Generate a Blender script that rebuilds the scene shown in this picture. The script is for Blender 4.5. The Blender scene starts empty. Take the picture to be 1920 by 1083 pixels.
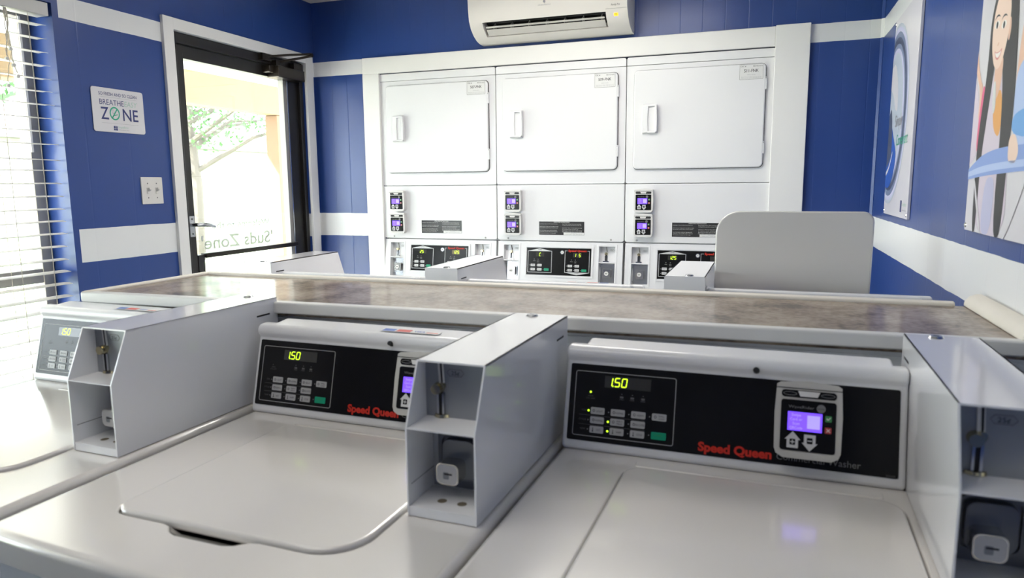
import bpy, math, random
from mathutils import Matrix, Vector
from mathutils.geometry import tessellate_polygon
random.seed(7)
SC = bpy.context.scene
COL = SC.collection
PI = math.pi

# ---------------------------------------------------------------- materials
MATS = {}
def new_mat(name):
    m = bpy.data.materials.new(name); m.use_nodes = True
    MATS[name] = m
    return m, m.node_tree, m.node_tree.nodes['Principled BSDF']
def mat(name, col, rough=.4, metal=0., spec=.5, emit=None, es=1., coat=0., noise=0., nscale=30., bump=0., bscale=200.):
    m, t, p = new_mat(name)
    p.inputs['Base Color'].default_value = (*col, 1)
    p.inputs['Roughness'].default_value = rough
    p.inputs['Metallic'].default_value = metal
    p.inputs['Specular IOR Level'].default_value = spec
    p.inputs['Coat Weight'].default_value = coat
    p.inputs['Coat Roughness'].default_value = .10
    if emit:
        p.inputs['Emission Color'].default_value = (*emit, 1)
        p.inputs['Emission Strength'].default_value = es
    tc = t.nodes.new('ShaderNodeTexCoord')
    if noise:
        n = t.nodes.new('ShaderNodeTexNoise'); n.inputs['Scale'].default_value = nscale; n.inputs['Detail'].default_value = 5
        t.links.new(tc.outputs['Object'], n.inputs['Vector'])
        mx = t.nodes.new('ShaderNodeMix'); mx.data_type = 'RGBA'
        mx.inputs['A'].default_value = (*[c*(1-noise) for c in col], 1); mx.inputs['B'].default_value = (*[min(1, c*(1+noise)) for c in col], 1)
        t.links.new(n.outputs['Fac'], mx.inputs['Factor']); t.links.new(mx.outputs['Result'], p.inputs['Base Color'])
    if bump:
        n = t.nodes.new('ShaderNodeTexNoise'); n.inputs['Scale'].default_value = bscale; n.inputs['Detail'].default_value = 3
        t.links.new(tc.outputs['Object'], n.inputs['Vector'])
        b = t.nodes.new('ShaderNodeBump'); b.inputs['Strength'].default_value = bump; b.inputs['Distance'].default_value = .002
        t.links.new(n.outputs['Fac'], b.inputs['Height']); t.links.new(b.outputs['Normal'], p.inputs['Normal'])
    return m

mat('enamel_warm_light', (.70, .675, .64), .22, coat=1., noise=.015, nscale=4)  # washer white, toned down and creamed for the warm light on decks
mat('enamel_cool_light', (.74, .745, .755), .28, coat=1.)  # same washer white, tinted with the bluish light on the fronts
mat('sheet_white', (.82, .82, .835), .3, coat=1.)
mat('cast_grey', (.17, .18, .20), .3, metal=.5)
mat('plate_light', (.50, .52, .55), .35, metal=.3)
mat('plate_grey', (.30, .315, .335), .35, metal=.35)
mat('dryer_white', (.765, .765, .775), .32, coat=.15)
mat('console_plastic', (.76, .765, .775), .35, coat=.4)
mat('fascia_black', (.008, .008, .008), .24, spec=.28)
mat('dark', (.01, .01, .01), .5)
mat('gap', (.05, .05, .05), .7)
mat('button_grey', (.40, .40, .40), .45)
mat('line_grey', (.34, .34, .33), .5)
mat('faint_grey', (.10, .10, .10), .5)
mat('mid_grey', (.18, .18, .18), .5)
mat('line_silver', (.62, .62, .62), .35, metal=.2)
mat('start_green', (.0, .30, .16), .4)
mat('logo_red', (.60, .025, .01), .45)
mat('display_glass', (.045, .045, .04), .12)
mat('display_warm', (.16, .12, .02), .2)
mat('led_on', (.6, 1, .02), .4, emit=(.62, 1., .02), es=1.3)
mat('led_dot', (.5, 1, .02), .4, emit=(.5, 1., .02), es=1.8)
mat('reader_grey', (.50, .49, .46), .5)
mat('reader_white', (.70, .69, .67), .45)
mat('lcd_violet', (.12, .05, .8), .3, emit=(.16, .07, 1.), es=.95)
mat('lcd_light', (.3, .25, .6), .3, emit=(.42, .34, .95), es=.62)
mat('key_white', (.6, .6, .6), .5)
mat('ok_green', (.05, .25, .08), .4)
mat('no_red', (.4, .05, .05), .4)
mat('chrome', (.75, .73, .68), .16, metal=1.)
mat('steel', (.50, .51, .53), .25, metal=1.)
mat('brass', (.55, .48, .30), .25, metal=1.)
mat('black_metal', (.016, .015, .014), .38, bump=.1, bscale=60)
mat('bronze', (.03, .024, .018), .3, metal=.5)
mat('alum_grey', (.34, .33, .31), .45, metal=.3)
mat('blind_white', (.62, .61, .585), .5)
mat('cord', (.55, .5, .42), .8)
mat('trim_white', (.80, .79, .77), .42, bump=.15, bscale=25)
mat('moulding', (.72, .68, .60), .5, noise=.06, nscale=15)
mat('edging', (.68, .68, .66), .4, bump=.1, bscale=20)  # counter strip greyed to carry the shade on its front face
mat('wall_white_low', (.68, .71, .74), .5, bump=.5, bscale=18)
mat('ceiling_paint', (.70, .69, .67), .8)
mat('sign_white', (.66, .65, .67), .35)
mat('navy_print', (.035, .045, .17), .5)
mat('green_print', (.03, .38, .24), .5)
mat('pale_green_print', (.38, .55, .47), .5)
mat('grey_print', (.3, .3, .33), .5)
mat('black_print', (.015, .015, .02), .5)
mat('switch_ivory', (.68, .66, .63), .4)
mat('label_white', (.72, .72, .71), .4)
mat('label_black', (.035, .035, .037), .22, bump=.3, bscale=40)
mat('ac_white', (.74, .71, .67), .38)
mat('ac_blade', (.58, .56, .53), .4)
mat('ac_grey', (.30, .285, .27), .5)
mat('ac_amber', (.9, .4, .02), .4, emit=(1, .45, .03), es=1.2)
mat('soffit', (.82, .81, .78), .7)
mat('beam_wood', (.22, .15, .07), .7, noise=.1, nscale=6)
mat('post_wood', (.19, .115, .065), .7, noise=.1, nscale=8)
mat('concrete', (.62, .60, .57), .85, noise=.08, nscale=5)
mat('grass', (.22, .28, .15), .9, noise=.3, nscale=3)
mat('leaf', (.07, .17, .055), .6, noise=.3, nscale=2)
mat('bark', (.12, .10, .085), .9, noise=.2, nscale=9)
mat('teal_paint', (.05, .20, .24), .6)
mat('far_wall', (.40, .38, .35), .8)
mat('far_roof', (.25, .22, .20), .8)
mat('floor_tile', (.42, .40, .37), .35, noise=.08, nscale=12)
mat('poster_white', (.64, .62, .66), .3)
mat('skin', (.72, .46, .35), .5)
mat('skin_light', (.80, .60, .50), .5)
mat('lip', (.62, .25, .24), .5)
mat('tooth', (.80, .76, .73), .4)
mat('hair_dark', (.035, .035, .036), .5)
mat('hair_mid', (.09, .09, .085), .5)
mat('pink_cloth', (.70, .14, .26), .6)
mat('pale_cloth', (.60, .53, .62), .6)
mat('lilac', (.48, .48, .66), .6)
mat('orange_cloth', (.72, .36, .12), .6)
mat('board_blue', (.24, .34, .66), .6)
mat('board_light', (.42, .52, .78), .6)
mat('sky_cloth', (.16, .36, .70), .6)
mat('drum_dark', (.06, .075, .13), .4)
mat('drum_mid', (.17, .21, .33), .4)
mat('drum_blue', (.02, .09, .42), .4)
mat('drum_pale', (.42, .47, .56), .4)
mat('sticker_blue', (.10, .18, .50), .4)
mat('sticker_red', (.62, .10, .08), .4)
mat('rust', (.15, .125, .085), .8)
mat('lamp_diffuser', (.9, .9, .88), .5, emit=(1., .93, .84), es=.7)

def glass_mat(name, tint, gl):
    m = bpy.data.materials.new(name); m.use_nodes = True; MATS[name] = m
    t = m.node_tree; t.nodes.clear()
    o = t.nodes.new('ShaderNodeOutputMaterial'); mx = t.nodes.new('ShaderNodeMixShader')
    a = t.nodes.new('ShaderNodeBsdfTransparent'); a.inputs['Color'].default_value = (*tint, 1)
    b = t.nodes.new('ShaderNodeBsdfGlossy'); b.inputs['Roughness'].default_value = .02
    mx.inputs['Fac'].default_value = gl
    t.links.new(a.outputs[0], mx.inputs[1]); t.links.new(b.outputs[0], mx.inputs[2]); t.links.new(mx.outputs[0], o.inputs['Surface'])
glass_mat('glass', (.96, .98, .97), .05)
def decal_mat():
    m = bpy.data.materials.new('glass_decal'); m.use_nodes = True; MATS['glass_decal'] = m
    t = m.node_tree; t.nodes.clear()
    o = t.nodes.new('ShaderNodeOutputMaterial'); mx = t.nodes.new('ShaderNodeMixShader')
    a = t.nodes.new('ShaderNodeBsdfTransparent'); b = t.nodes.new('ShaderNodeBsdfDiffuse'); b.inputs['Color'].default_value = (.6, .6, .6, 1)
    mx.inputs['Fac'].default_value = .945
    t.links.new(a.outputs[0], mx.inputs[1]); t.links.new(b.outputs[0], mx.inputs[2]); t.links.new(mx.outputs[0], o.inputs['Surface'])
decal_mat()

STR = [(1.083, 1.2115), (1.984, 2.064)]     # heights of the two painted white stripes
def wall_mat(name, axis, ymin=None, groove=.102, phase=0., skew=0.):
    m, t, p = new_mat(name)
    N, Lk = t.nodes, t.links
    tc = N.new('ShaderNodeTexCoord'); sp = N.new('ShaderNodeSeparateXYZ'); Lk.new(tc.outputs['Object'], sp.inputs[0])
    def math_(op, a, b=None):
        n = N.new('ShaderNodeMath'); n.operation = op
        for i, v in enumerate((a, b)):
            if v is None: continue
            if isinstance(v, (int, float)): n.inputs[i].default_value = v
            else: Lk.new(v, n.inputs[i])
        return n.outputs[0]
    # wobbly painted edge
    nz = N.new('ShaderNodeTexNoise'); nz.inputs['Scale'].default_value = 9; Lk.new(tc.outputs['Object'], nz.inputs['Vector'])
    z = math_('ADD', sp.outputs['Z'], math_('MULTIPLY', math_('SUBTRACT', nz.outputs['Fac'], .5), .006))
    if skew: z = math_('ADD', z, math_('MULTIPLY', math_('MULTIPLY', math_('SUBTRACT', z, 1.3645), skew), math_('SUBTRACT', 2.301, sp.outputs['Y'])))
    tot = None
    for a, b in STR:
        s = math_('MULTIPLY', math_('GREATER_THAN', z, a), math_('LESS_THAN', z, b))
        tot = s if tot is None else math_('ADD', tot, s)
    if ymin is not None:
        tot = math_('MULTIPLY', tot, math_('GREATER_THAN', sp.outputs['Y'], ymin))
    mx = N.new('ShaderNodeMix'); mx.data_type = 'RGBA'
    mx.inputs['A'].default_value = (.023, .060, .240, 1); mx.inputs['B'].default_value = (.76, .765, .765, 1)
    Lk.new(tot, mx.inputs['Factor']); Lk.new(mx.outputs['Result'], p.inputs['Base Color'])
    p.inputs['Roughness'].default_value = .3; p.inputs['Specular IOR Level'].default_value = .5
    # routed grooves of the panelling + fine brush texture
    c = sp.outputs[axis]
    fr = math_('FRACT', math_('DIVIDE', math_('ADD', c, phase + 50*groove), groove))
    d = math_('ABSOLUTE', math_('SUBTRACT', fr, .5))
    g = math_('MINIMUM', math_('MULTIPLY', math_('SUBTRACT', .5, d), 40.), 1.)
    nb = N.new('ShaderNodeTexNoise'); nb.inputs['Scale'].default_value = 160; nb.inputs['Detail'].default_value = 3; Lk.new(tc.outputs['Object'], nb.inputs['Vector'])
    h = math_('ADD', math_('MULTIPLY', g, 1.), math_('MULTIPLY', nb.outputs['Fac'], .35))
    b = N.new('ShaderNodeBump'); b.inputs['Strength'].default_value = .30; b.inputs['Distance'].default_value = .0014
    Lk.new(h, b.inputs['Height']); Lk.new(b.outputs['Normal'], p.inputs['Normal'])
    return m
wall_mat('wall_back_paint', 'X', phase=.0815+.0)
wall_mat('wall_left_paint', 'Y', ymin=.732, groove=.2)
wall_mat('wall_right_paint', 'Y', groove=.2, skew=.0342)
wall_mat('wall_front_paint', 'X', groove=.2)

def laminate():
    m, t, p = new_mat('laminate')
    N, Lk = t.nodes, t.links
    tc = N.new('ShaderNodeTexCoord')
    a = N.new('ShaderNodeTexNoise'); a.inputs['Scale'].default_value = 9; a.inputs['Detail'].default_value = 8; a.inputs['Roughness'].default_value = .65
    b = N.new('ShaderNodeTexNoise'); b.inputs['Scale'].default_value = 90; b.inputs['Detail'].default_value = 3
    Lk.new(tc.outputs['Object'], a.inputs[0]); Lk.new(tc.outputs['Object'], b.inputs[0])
    r = N.new('ShaderNodeValToRGB'); e = r.color_ramp.elements
    e[0].position = .40; e[0].color = (.075, .045, .03, 1); e[1].position = .60; e[1].color = (.36, .29, .22, 1)
    k = r.color_ramp.elements.new(.5); k.color = (.235, .172, .122, 1)
    mm = N.new('ShaderNodeMath'); mm.operation = 'MULTIPLY_ADD'; mm.inputs[1].default_value = .3; Lk.new(b.outputs['Fac'], mm.inputs[0])
    m2 = N.new('ShaderNodeMath'); m2.operation = 'MULTIPLY'; m2.inputs[1].default_value = .72; Lk.new(a.outputs['Fac'], m2.inputs[0]); Lk.new(m2.outputs[0], mm.inputs[2])
    Lk.new(mm.outputs[0], r.inputs['Fac']); Lk.new(r.outputs['Color'], p.inputs['Base Color'])
    p.inputs['Roughness'].default_value = .4; p.inputs['Specular IOR Level'].default_value = .35; p.inputs['Coat Weight'].default_value = .45; p.inputs['Coat Roughness'].default_value = .09
laminate()

# ---------------------------------------------------------------- mesh builder
_tx = {}
def text_geo(s, bold=0.):
    key = (s, bold)
    if key in _tx: return _tx[key]
    c = bpy.data.curves.new('lettering', 'FONT'); c.body = s; c.size = 1.; c.offset = bold; c.resolution_u = 3
    o = bpy.data.objects.new('lettering', c); COL.objects.link(o)
    dg = bpy.context.evaluated_depsgraph_get(); dg.update()
    me = o.evaluated_get(dg).to_mesh()
    vs = [(v.co.x, v.co.y) for v in me.vertices]; fs = [tuple(f.vertices) for f in me.polygons]
    o.evaluated_get(dg).to_mesh_clear()
    bpy.data.objects.remove(o); bpy.data.curves.remove(c)
    x0 = min(v[0] for v in vs); x1 = max(v[0] for v in vs)
    _tx[key] = ([(x-x0, y) for x, y in vs], fs, x1-x0)
    return _tx[key]

def FR(o, x, y):
    x = Vector(x).normalized(); y = Vector(y).normalized(); z = x.cross(y)
    M = Matrix.Identity(4)
    for i in range(3): M[i][0] = x[i]; M[i][1] = y[i]; M[i][2] = z[i]; M[i][3] = o[i]
    return M
def rrpts(u0, u1, v0, v1, r, seg=5):
    rs = r if isinstance(r, (tuple, list)) else (r,)*4       # bl br tr tl
    P = []
    for (cu, cv, a, rr) in ((u0, v0, PI, rs[0]), (u1, v0, 1.5*PI, rs[1]), (u1, v1, 0, rs[2]), (u0, v1, .5*PI, rs[3])):
        if rr <= 0: P.append((cu, cv)); continue
        ccu = cu+rr if cu == u0 else cu-rr; ccv = cv+rr if cv == v0 else cv-rr
        for i in range(seg+1):
            t = a + (PI/2)*i/seg; P.append((ccu+rr*math.cos(t), ccv+rr*math.sin(t)))
    return P
class MB:
    def __init__(s, M=None): s.v = []; s.f = []; s.fm = []; s.mats = []; s.M = M or Matrix.Identity(4); s.cur = 0
    def m(s, name):
        if name not in s.mats: s.mats.append(name)
        s.cur = s.mats.index(name); return s
    def add(s, vs, fs):
        b = len(s.v); s.v += [s.M @ Vector(v) for v in vs]
        s.f += [tuple(b+i for i in f) for f in fs]; s.fm += [s.cur]*len(fs); return s
    def box(s, x0, x1, y0, y1, z0, z1):
        return s.add([(x0, y0, z0), (x1, y0, z0), (x1, y1, z0), (x0, y1, z0), (x0, y0, z1), (x1, y0, z1), (x1, y1, z1), (x0, y1, z1)],
                     [(0, 3, 2, 1), (4, 5, 6, 7), (0, 1, 5, 4), (1, 2, 6, 5), (2, 3, 7, 6), (3, 0, 4, 7)])
    def prism(s, P, w0, w1, caps=True):
        n = len(P); A = sum(P[i][0]*P[(i+1) % n][1]-P[(i+1) % n][0]*P[i][1] for i in range(n))
        if A < 0: P = P[::-1]
        vs = [(u, v, w0) for u, v in P]+[(u, v, w1) for u, v in P]
        fs = [(i, (i+1) % n, n+(i+1) % n, n+i) for i in range(n)]
        if caps: fs += [tuple(range(n))[::-1], tuple(range(n, 2*n))]
        return s.add(vs, fs)
    def rr(s, u0, u1, v0, v1, w0, w1, r=.002, seg=5): return s.prism(rrpts(u0, u1, v0, v1, r, seg), w0, w1)
    def ring(s, Po, Pi, w0, w1):
        n = len(Po)
        vs = [(u, v, w) for w in (w0, w1) for P in (Po, Pi) for u, v in P]
        fs = []
        for i in range(n):
            j = (i+1) % n
            fs += [(2*n+i, 2*n+j, 3*n+j, 3*n+i), (j, i, n+i, n+j), (i, j, 2*n+j, 2*n+i), (n+j, n+i, 3*n+i, 3*n+j)]
        return s.add(vs, fs)
    def frame_line(s, u0, u1, v0, v1, t, w0, w1, r=.004):
        return s.ring(rrpts(u0, u1, v0, v1, r), rrpts(u0+t, u1-t, v0+t, v1-t, max(r-t, .0003)), w0, w1)
    def cyl(s, u, v, w0, w1, r, r2=None, n=20):
        r2 = r if r2 is None else r2
        vs = [(u+r*math.cos(2*PI*i/n), v+r*math.sin(2*PI*i/n), w0) for i in range(n)]+[(u+r2*math.cos(2*PI*i/n), v+r2*math.sin(2*PI*i/n), w1) for i in range(n)]
        return s.add(vs, [(i, (i+1) % n, n+(i+1) % n, n+i) for i in range(n)]+[tuple(range(n))[::-1], tuple(range(n, 2*n))])
    def disc(s, u, v, w, a, b=None, n=28):
        b = a if b is None else b
        return s.add([(u+a*math.cos(2*PI*i/n), v+b*math.sin(2*PI*i/n), w) for i in range(n)], [tuple(range(n))])
    def ball(s, c, r, n=12):
        vs = []; fs = []
        for i in range(n+1):
            t = PI*i/n
            for j in range(n): vs.append((c[0]+r*math.sin(t)*math.cos(2*PI*j/n), c[1]+r*math.sin(t)*math.sin(2*PI*j/n), c[2]+r*math.cos(t)))
        for i in range(n):
            for j in range(n): fs.append((i*n+j, (i+1)*n+j, (i+1)*n+(j+1) % n, i*n+(j+1) % n))
        return s.add(vs, fs)
    def tube(s, pts, r, n=8):
        pts = [Vector(p) for p in pts]; vs = []; fs = []
        rs = r if isinstance(r, (list, tuple)) else [r]*len(pts)
        prev = None
        for i, p in enumerate(pts):
            d = (pts[min(i+1, len(pts)-1)]-pts[max(i-1, 0)]).normalized()
            a = prev if prev is not None and abs(prev.dot(d)) < .95 else (Vector((0, 0, 1)) if abs(d.z) < .9 else Vector((1, 0, 0)))
            a = (a-d*a.dot(d)).normalized(); prev = a; b = d.cross(a)
            vs += [tuple(p+rs[i]*(a*math.cos(2*PI*k/n)+b*math.sin(2*PI*k/n))) for k in range(n)]
        for i in range(len(pts)-1):
            for k in range(n): fs.append((i*n+k, i*n+(k+1) % n, (i+1)*n+(k+1) % n, (i+1)*n+k))
        fs += [tuple(range(n))[::-1], tuple(range((len(pts)-1)*n, len(pts)*n))]
        return s.add(vs, fs)
    def poly(s, P, w): return s.add([(u, v, w) for u, v in P], [tuple(range(len(P)))])
    def polyt(s, P, w):
        tr = tessellate_polygon([[Vector((u, v, 0)) for u, v in P]])
        return s.add([(u, v, w) for u, v in P], [tuple(t) for t in tr])
    def text(s, txt, u, v, h, w, align='c', bold=0., xs=1., shear=0., width=None):
        vs, fs, wd = text_geo(txt, bold)
        k = h/.7
        if width: xs = width/(wd*k)
        W_ = wd*k*xs; off = {'l': 0, 'c': -W_/2, 'r': -W_}[align]
        return s.add([(u+off+x*k*xs+y*k*shear, v+y*k, w) for x, y in vs], fs)
    def seg7(s, ch, u, v, h, w, wd=None):
        wd = wd or h*.52; t = h*.11; sh = .12
        S = {'a': ((0, 1), (1, 1)), 'b': ((1, 1), (1, .5)), 'c': ((1, .5), (1, 0)), 'd': ((0, 0), (1, 0)), 'e': ((0, .5), (0, 0)), 'f': ((0, 1), (0, .5)), 'g': ((0, .5), (1, .5))}
        D = {'0': 'abcdef', '1': 'bc', '2': 'abged', '5': 'afgcd', 'C': 'afed', '3': 'abgcd'}
        for q in D[ch]:
            (a, b), (c, d) = S[q]
            p0 = Vector((a*wd, b*h)); p1 = Vector((c*wd, d*h)); dd = (p1-p0).normalized(); nn = Vector((-dd.y, dd.x))*t/2
            p0 = p0+dd*t*.45; p1 = p1-dd*t*.45
            P = [p0-dd*t*.3, p0+nn, p1+nn, p1+dd*t*.3, p1-nn, p0-nn]
            s.poly([(u+x+sh*y, v+y) for x, y in P][::-1], w)
        return s
    def build(s, name, parent=None, bevel=0., seg=2, loc=None, smooth=35):
        me = bpy.data.meshes.new(name)
        vs = s.v
        if loc is not None: vs = [v-Vector(loc) for v in vs]
        me.from_pydata([tuple(v) for v in vs], [], s.f)
        for n in s.mats: me.materials.append(MATS[n])
        for p, k in zip(me.polygons, s.fm): p.material_index = k
        me.update(); me.shade_smooth(); me.set_sharp_from_angle(angle=math.radians(smooth))
        o = bpy.data.objects.new(name, me); COL.objects.link(o)
        if parent: o.parent = parent
        if loc is not None: o.location = loc
        if bevel:
            b = o.modifiers.new('bevel', 'BEVEL'); b.width = bevel; b.segments = seg; b.limit_method = 'ANGLE'; b.angle_limit = math.radians(40); b.harden_normals = True
        return o
def thing(name, label, cat, loc=(0, 0, 0), rz=0., group=None):
    o = bpy.data.objects.new(name, None); o.empty_display_size = .1; COL.objects.link(o)
    o.location = loc; o.rotation_euler = (0, 0, rz); o['label'] = label; o['category'] = cat
    if group: o['group'] = group
    return o
def struct(o): o['kind'] = 'structure'; return o
def copy_tree(o, parent=None):
    c = o.copy(); COL.objects.link(c)
    if parent: c.parent = parent
    for ch in list(o.children): copy_tree(ch, c)
    return c
def child(o, name):
    for c in o.children:
        if c.name.split('.')[0] == name: return c

XL, XR, YB, YF, ZC = -2.132, .7875, 2.301, -2.75, 2.387
# ---------------------------------------------------------------- room shell
def grid_wall(name, M, u0, u1, v0, v1, th, holes, m):
    us = sorted({u0, u1, *[h[0] for h in holes], *[h[1] for h in holes]}); vs = sorted({v0, v1, *[h[2] for h in holes], *[h[3] for h in holes]})
    b = MB(M).m(m)
    inh = lambda u, v: any(h[0] < u < h[1] and h[2] < v < h[3] for h in holes) or not (u0 < u < u1 and v0 < v < v1)
    def q(*p): b.add(p, [(0, 1, 2, 3)])
    for i in range(len(us)-1):
        for j in range(len(vs)-1):
            a, c, d, e = us[i], us[i+1], vs[j], vs[j+1]; mu, mv = (a+c)/2, (d+e)/2
            if inh(mu, mv): continue
            q((a, d, 0), (c, d, 0), (c, e, 0), (a, e, 0)); q((a, e, -th), (c, e, -th), (c, d, -th), (a, d, -th))
            lu = us[i-1] if i else u0-1; ru = us[i+2] if i+2 < len(us) else u1+1
            lv = vs[j-1] if j else v0-1; rv = vs[j+2] if j+2 < len(vs) else v1+1
            if inh((a+lu)/2, mv): q((a, d, -th), (a, d, 0), (a, e, 0), (a, e, -th))
            if inh((c+ru)/2, mv): q((c, d, 0), (c, d, -th), (c, e, -th), (c, e, 0))
            if inh(mu, (d+lv)/2): q((a, d, -th), (c, d, -th), (c, d, 0), (a, d, 0))
            if inh(mu, (e+rv)/2): q((a, e, 0), (c, e, 0), (c, e, -th), (a, e, -th))
    # world-aligned object so the painted stripes use room heights
    return struct(b.build(name, smooth=20))
WIN = (-1.75, .707, .62, 2.03)  # unseen near end of the window lengthened to let in more daylight
DOOR = (1.262, 2.206, 0., 2.045)
LW = FR((XL, 0, 0), (0, 1, 0), (0, 0, 1))
TL_ = .0157          # the right wall runs slightly out of square
RW = FR((XR-TL_*YB, 0, 0), (-TL_, -1, 0), (0, 0, 1))
wxr = lambda y: XR-TL_*(YB-y)
BW = FR((0, YB, 0), (1, 0, 0), (0, 0, 1))
FW_ = FR((0, YF, 0), (-1, 0, 0), (0, 0, 1))
grid_wall('wall_left', LW, YF, YB, 0, ZC, .17, [WIN, DOOR], 'wall_left_paint')
grid_wall('wall_right', RW, -YB, -YF, 0, ZC, .12, [], 'wall_right_paint')
grid_wall('wall_back', BW, XL, XR, 0, ZC, .10, [(-1.713, .353, 0, 1.978)], 'wall_back_paint')
grid_wall('wall_front', FW_, -XR, -XL, 0, ZC, .12, [], 'wall_front_paint')
struct(MB().m('floor_tile').box(XL-.17, XR+.12, YF-.12, 3.2, -.1, 0).build('floor'))
struct(MB().m('ceiling_paint').box(XL-.17, XR+.12, YF-.12, YB+.1, ZC, ZC+.1).build('ceiling'))
# unseen enclosure added behind the dryers to block sky light through the gap
b = MB().m('ceiling_paint'); b.box(XL-.17, XR+.12, 3.08, 3.2, 0, ZC+.1); b.box(XL-.17, XL, YB+.1, 3.08, 0, ZC+.1); b.box(XR, XR+.12, YB+.1, 3.08, 0, ZC+.1); b.box(XL, XR, YB+.1, 3.08, ZC, ZC+.1)
struct(b.build('wall_light_block'))
# boards round the dryer opening
def board(n, x0, x1, z0, z1, th=.02): return struct(MB().m('trim_white').box(x0, x1, YB-th, YB, z0, z1).build(n, bevel=.003))
board('trim_1', -1.805, .3445, 1.977, 2.064)
board('trim_2', .3445, .492, 0, 2.068, .024)
board('trim_3', -1.805, -1.7020, 0, 1.977)
# corner bead strip right corner / left corner
struct(MB().m('wall_right_paint').add([(XR, YB-.013, 0), (XR-.003, YB-.013, 0), (XR-.013, YB-.003, 0), (XR-.013, YB, 0), (XR, YB, 0), (XR, YB-.013, ZC), (XR-.003, YB-.013, ZC), (XR-.013, YB-.003, ZC), (XR-.013, YB, ZC), (XR, YB, ZC)],
    [(0, 1, 6, 5), (1, 2, 7, 6), (2, 3, 8, 7)]).build('trim_4'))
# boards round the door
b = MB(LW).m('trim_white')
b.box(1.204, 1.262, 0, 2.095, 0, .016); b.box(2.206, 2.272, 0, 2.095, 0, .016); b.box(1.262, 2.206, 2.045, 2.095, 0, .0155)
struct(b.build('trim_5', bevel=.002))

# ---------------------------------------------------------------- door
d = bpy.data.objects.new('door_1', None); COL.objects.link(d); struct(d)
d.location = (XL, 1.74, 0)
DM = FR((0, -1.74, 0), (0, 1, 0), (0, 0, 1))        # local: u=y, v=z, w=+x relative to the wall face
b = MB(DM).m('black_metal')
b.box(1.263, 1.300, 0, 2.044, -.12, -.012); b.box(2.176, 2.205, 0, 2.044, -.12, -.012); b.box(1.300, 2.176, 2.000, 2.044, -.12, -.012)
b.build('door_frame', d, bevel=.002)
b = MB(DM).m('black_metal')
b.box(1.3015, 1.352, .01, 1.998, -.075, -.030); b.box(2.095, 2.1745, .01, 1.998, -.075, -.030)
b.box(1.352, 2.095, 1.940, 1.998, -.075, -.030); b.box(1.352, 2.095, .01, .25, -.075, -.030)
b.box(1.352, 1.392, .95, 1.052, -.075, -.025)
leaf = b.build('door_leaf', d, bevel=.002)
MB(DM).m('glass').box(1.352, 2.095, .25, 1.940, -.056, -.051).build('glass_pane', leaf)
b = MB(DM).m('bronze').box(1.392, 2.095, 1.036, 1.058, -.050, -.012); b.build('push_bar', leaf, bevel=.003)
b = MB(DM).m('alum_grey'); b.box(2.060, 2.095, .25, 1.94, -.070, -.035); b.m('steel').box(2.084, 2.094, .25, 1.94, -.035, -.030)
b.build('glazing_strip', leaf, bevel=.002)
b = MB(DM).m('steel').rr(1.310, 1.340, 1.140, 1.236, -.030, -.022, .004)
b.m('dark').cyl(1.325, 1.222, -.022, -.0212, .004); b.cyl(1.325, 1.154, -.022, -.0212, .004)
b.m('steel').tube([(1.325, 1.196, -.022), (1.325, 1.196, .012), (1.340, 1.196, .022), (1.375, 1.193, .026), (1.418, 1.184, .022)], [.009, .009, .010, .010, .007], 10)
b.build('lever_handle', leaf, bevel=.0015)
# closer
b = MB(DM).m('bronze'); b.box(1.925, 2.150, 1.935, 1.992, -.030, .045); b.box(1.885, 1.925, 1.955, 1.99, -.030, .020)
b.m('steel').cyl(2.05, 1.9445, -.01, .02, .008)
cl = b.build('door_closer', leaf, bevel=.004)
b = MB(DM).m('bronze')
b.tube([(1.95, 2.012, .005), (2.04, 2.040, .08), (2.10, 2.060, .125)], .007, 6); b.tube([(1.87, 2.028, .0), (1.99, 2.052, .07), (2.10, 2.070, .125)], .007, 6)
b.box(1.84, 1.91, 2.010, 2.042, -.012, .016); b.box(1.935, 1.965, 1.99, 2.022, -.01, .025); b.box(2.09, 2.17, 1.99, 2.03, -.01, .02)
b.m('bronze').cyl(2.10, 2.064, .112, .134, .011)
b.build('closer_arm', cl)
# lettering on the outside of the glass, seen from behind
DT = FR((-.058, 0, 0), (0, -1, 0), (0, 0, 1)); DT[1][3] = -1.74
b = MB(DT).m('glass_decal')
b.text('Welcome to the', -1.91, 1.168, .030, 0, 'l', width=.42)
b.text("'Suds Zone'", -1.93, 1.072, .062, 0, 'l', bold=.02, width=.52)
b.build('glass_lettering', leaf)

# ---------------------------------------------------------------- window + blind
w = bpy.data.objects.new('window_1', None); COL.objects.link(w); struct(w); w.location = (XL, -.27, .62)
WM = FR((0, .27, -.62), (0, 1, 0), (0, 0, 1))
b = MB(WM).m('alum_grey')
b.frame_line(-1.749, .706, .621, 2.029, .045, -.165, -.115, r=.0001)
b.box(-1.70, .66, 1.012, 1.065, -.160, -.118); b.box(-.545, -.495, 1.065, 1.985, -.158, -.122)
b.m('trim_white').box(.658, .668, 1.50, 1.985, -.116, -.108)
b.build('window_frame', w, bevel=.002)
b = MB(WM).m('glass'); b.box(-1.70, .66, .668, 1.012, -.142, -.138); b.box(-1.70, -.545, 1.065, 1.982, -.142, -.138); b.box(-.495, .66, 1.065, 1.982, -.142, -.138)
b.build('glass_pane', w)
bl = thing('window_blind', 'white two-inch slatted blind hanging in the left window', 'blind', (XL-.035, -.27, 2.03))
BM = FR((0, .27, -2.03), (0, 1, 0), (0, 0, 1))
b = MB(BM).m('blind_white').box(-1.74, .698, 1.982, 2.028, -.03, .03); b.m('steel').box(.52, .535, 1.978, 1.982, -.02, .032)
b.build('headrail', bl, bevel=.003)
z = 1.950; i = 0
slat0 = None
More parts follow.
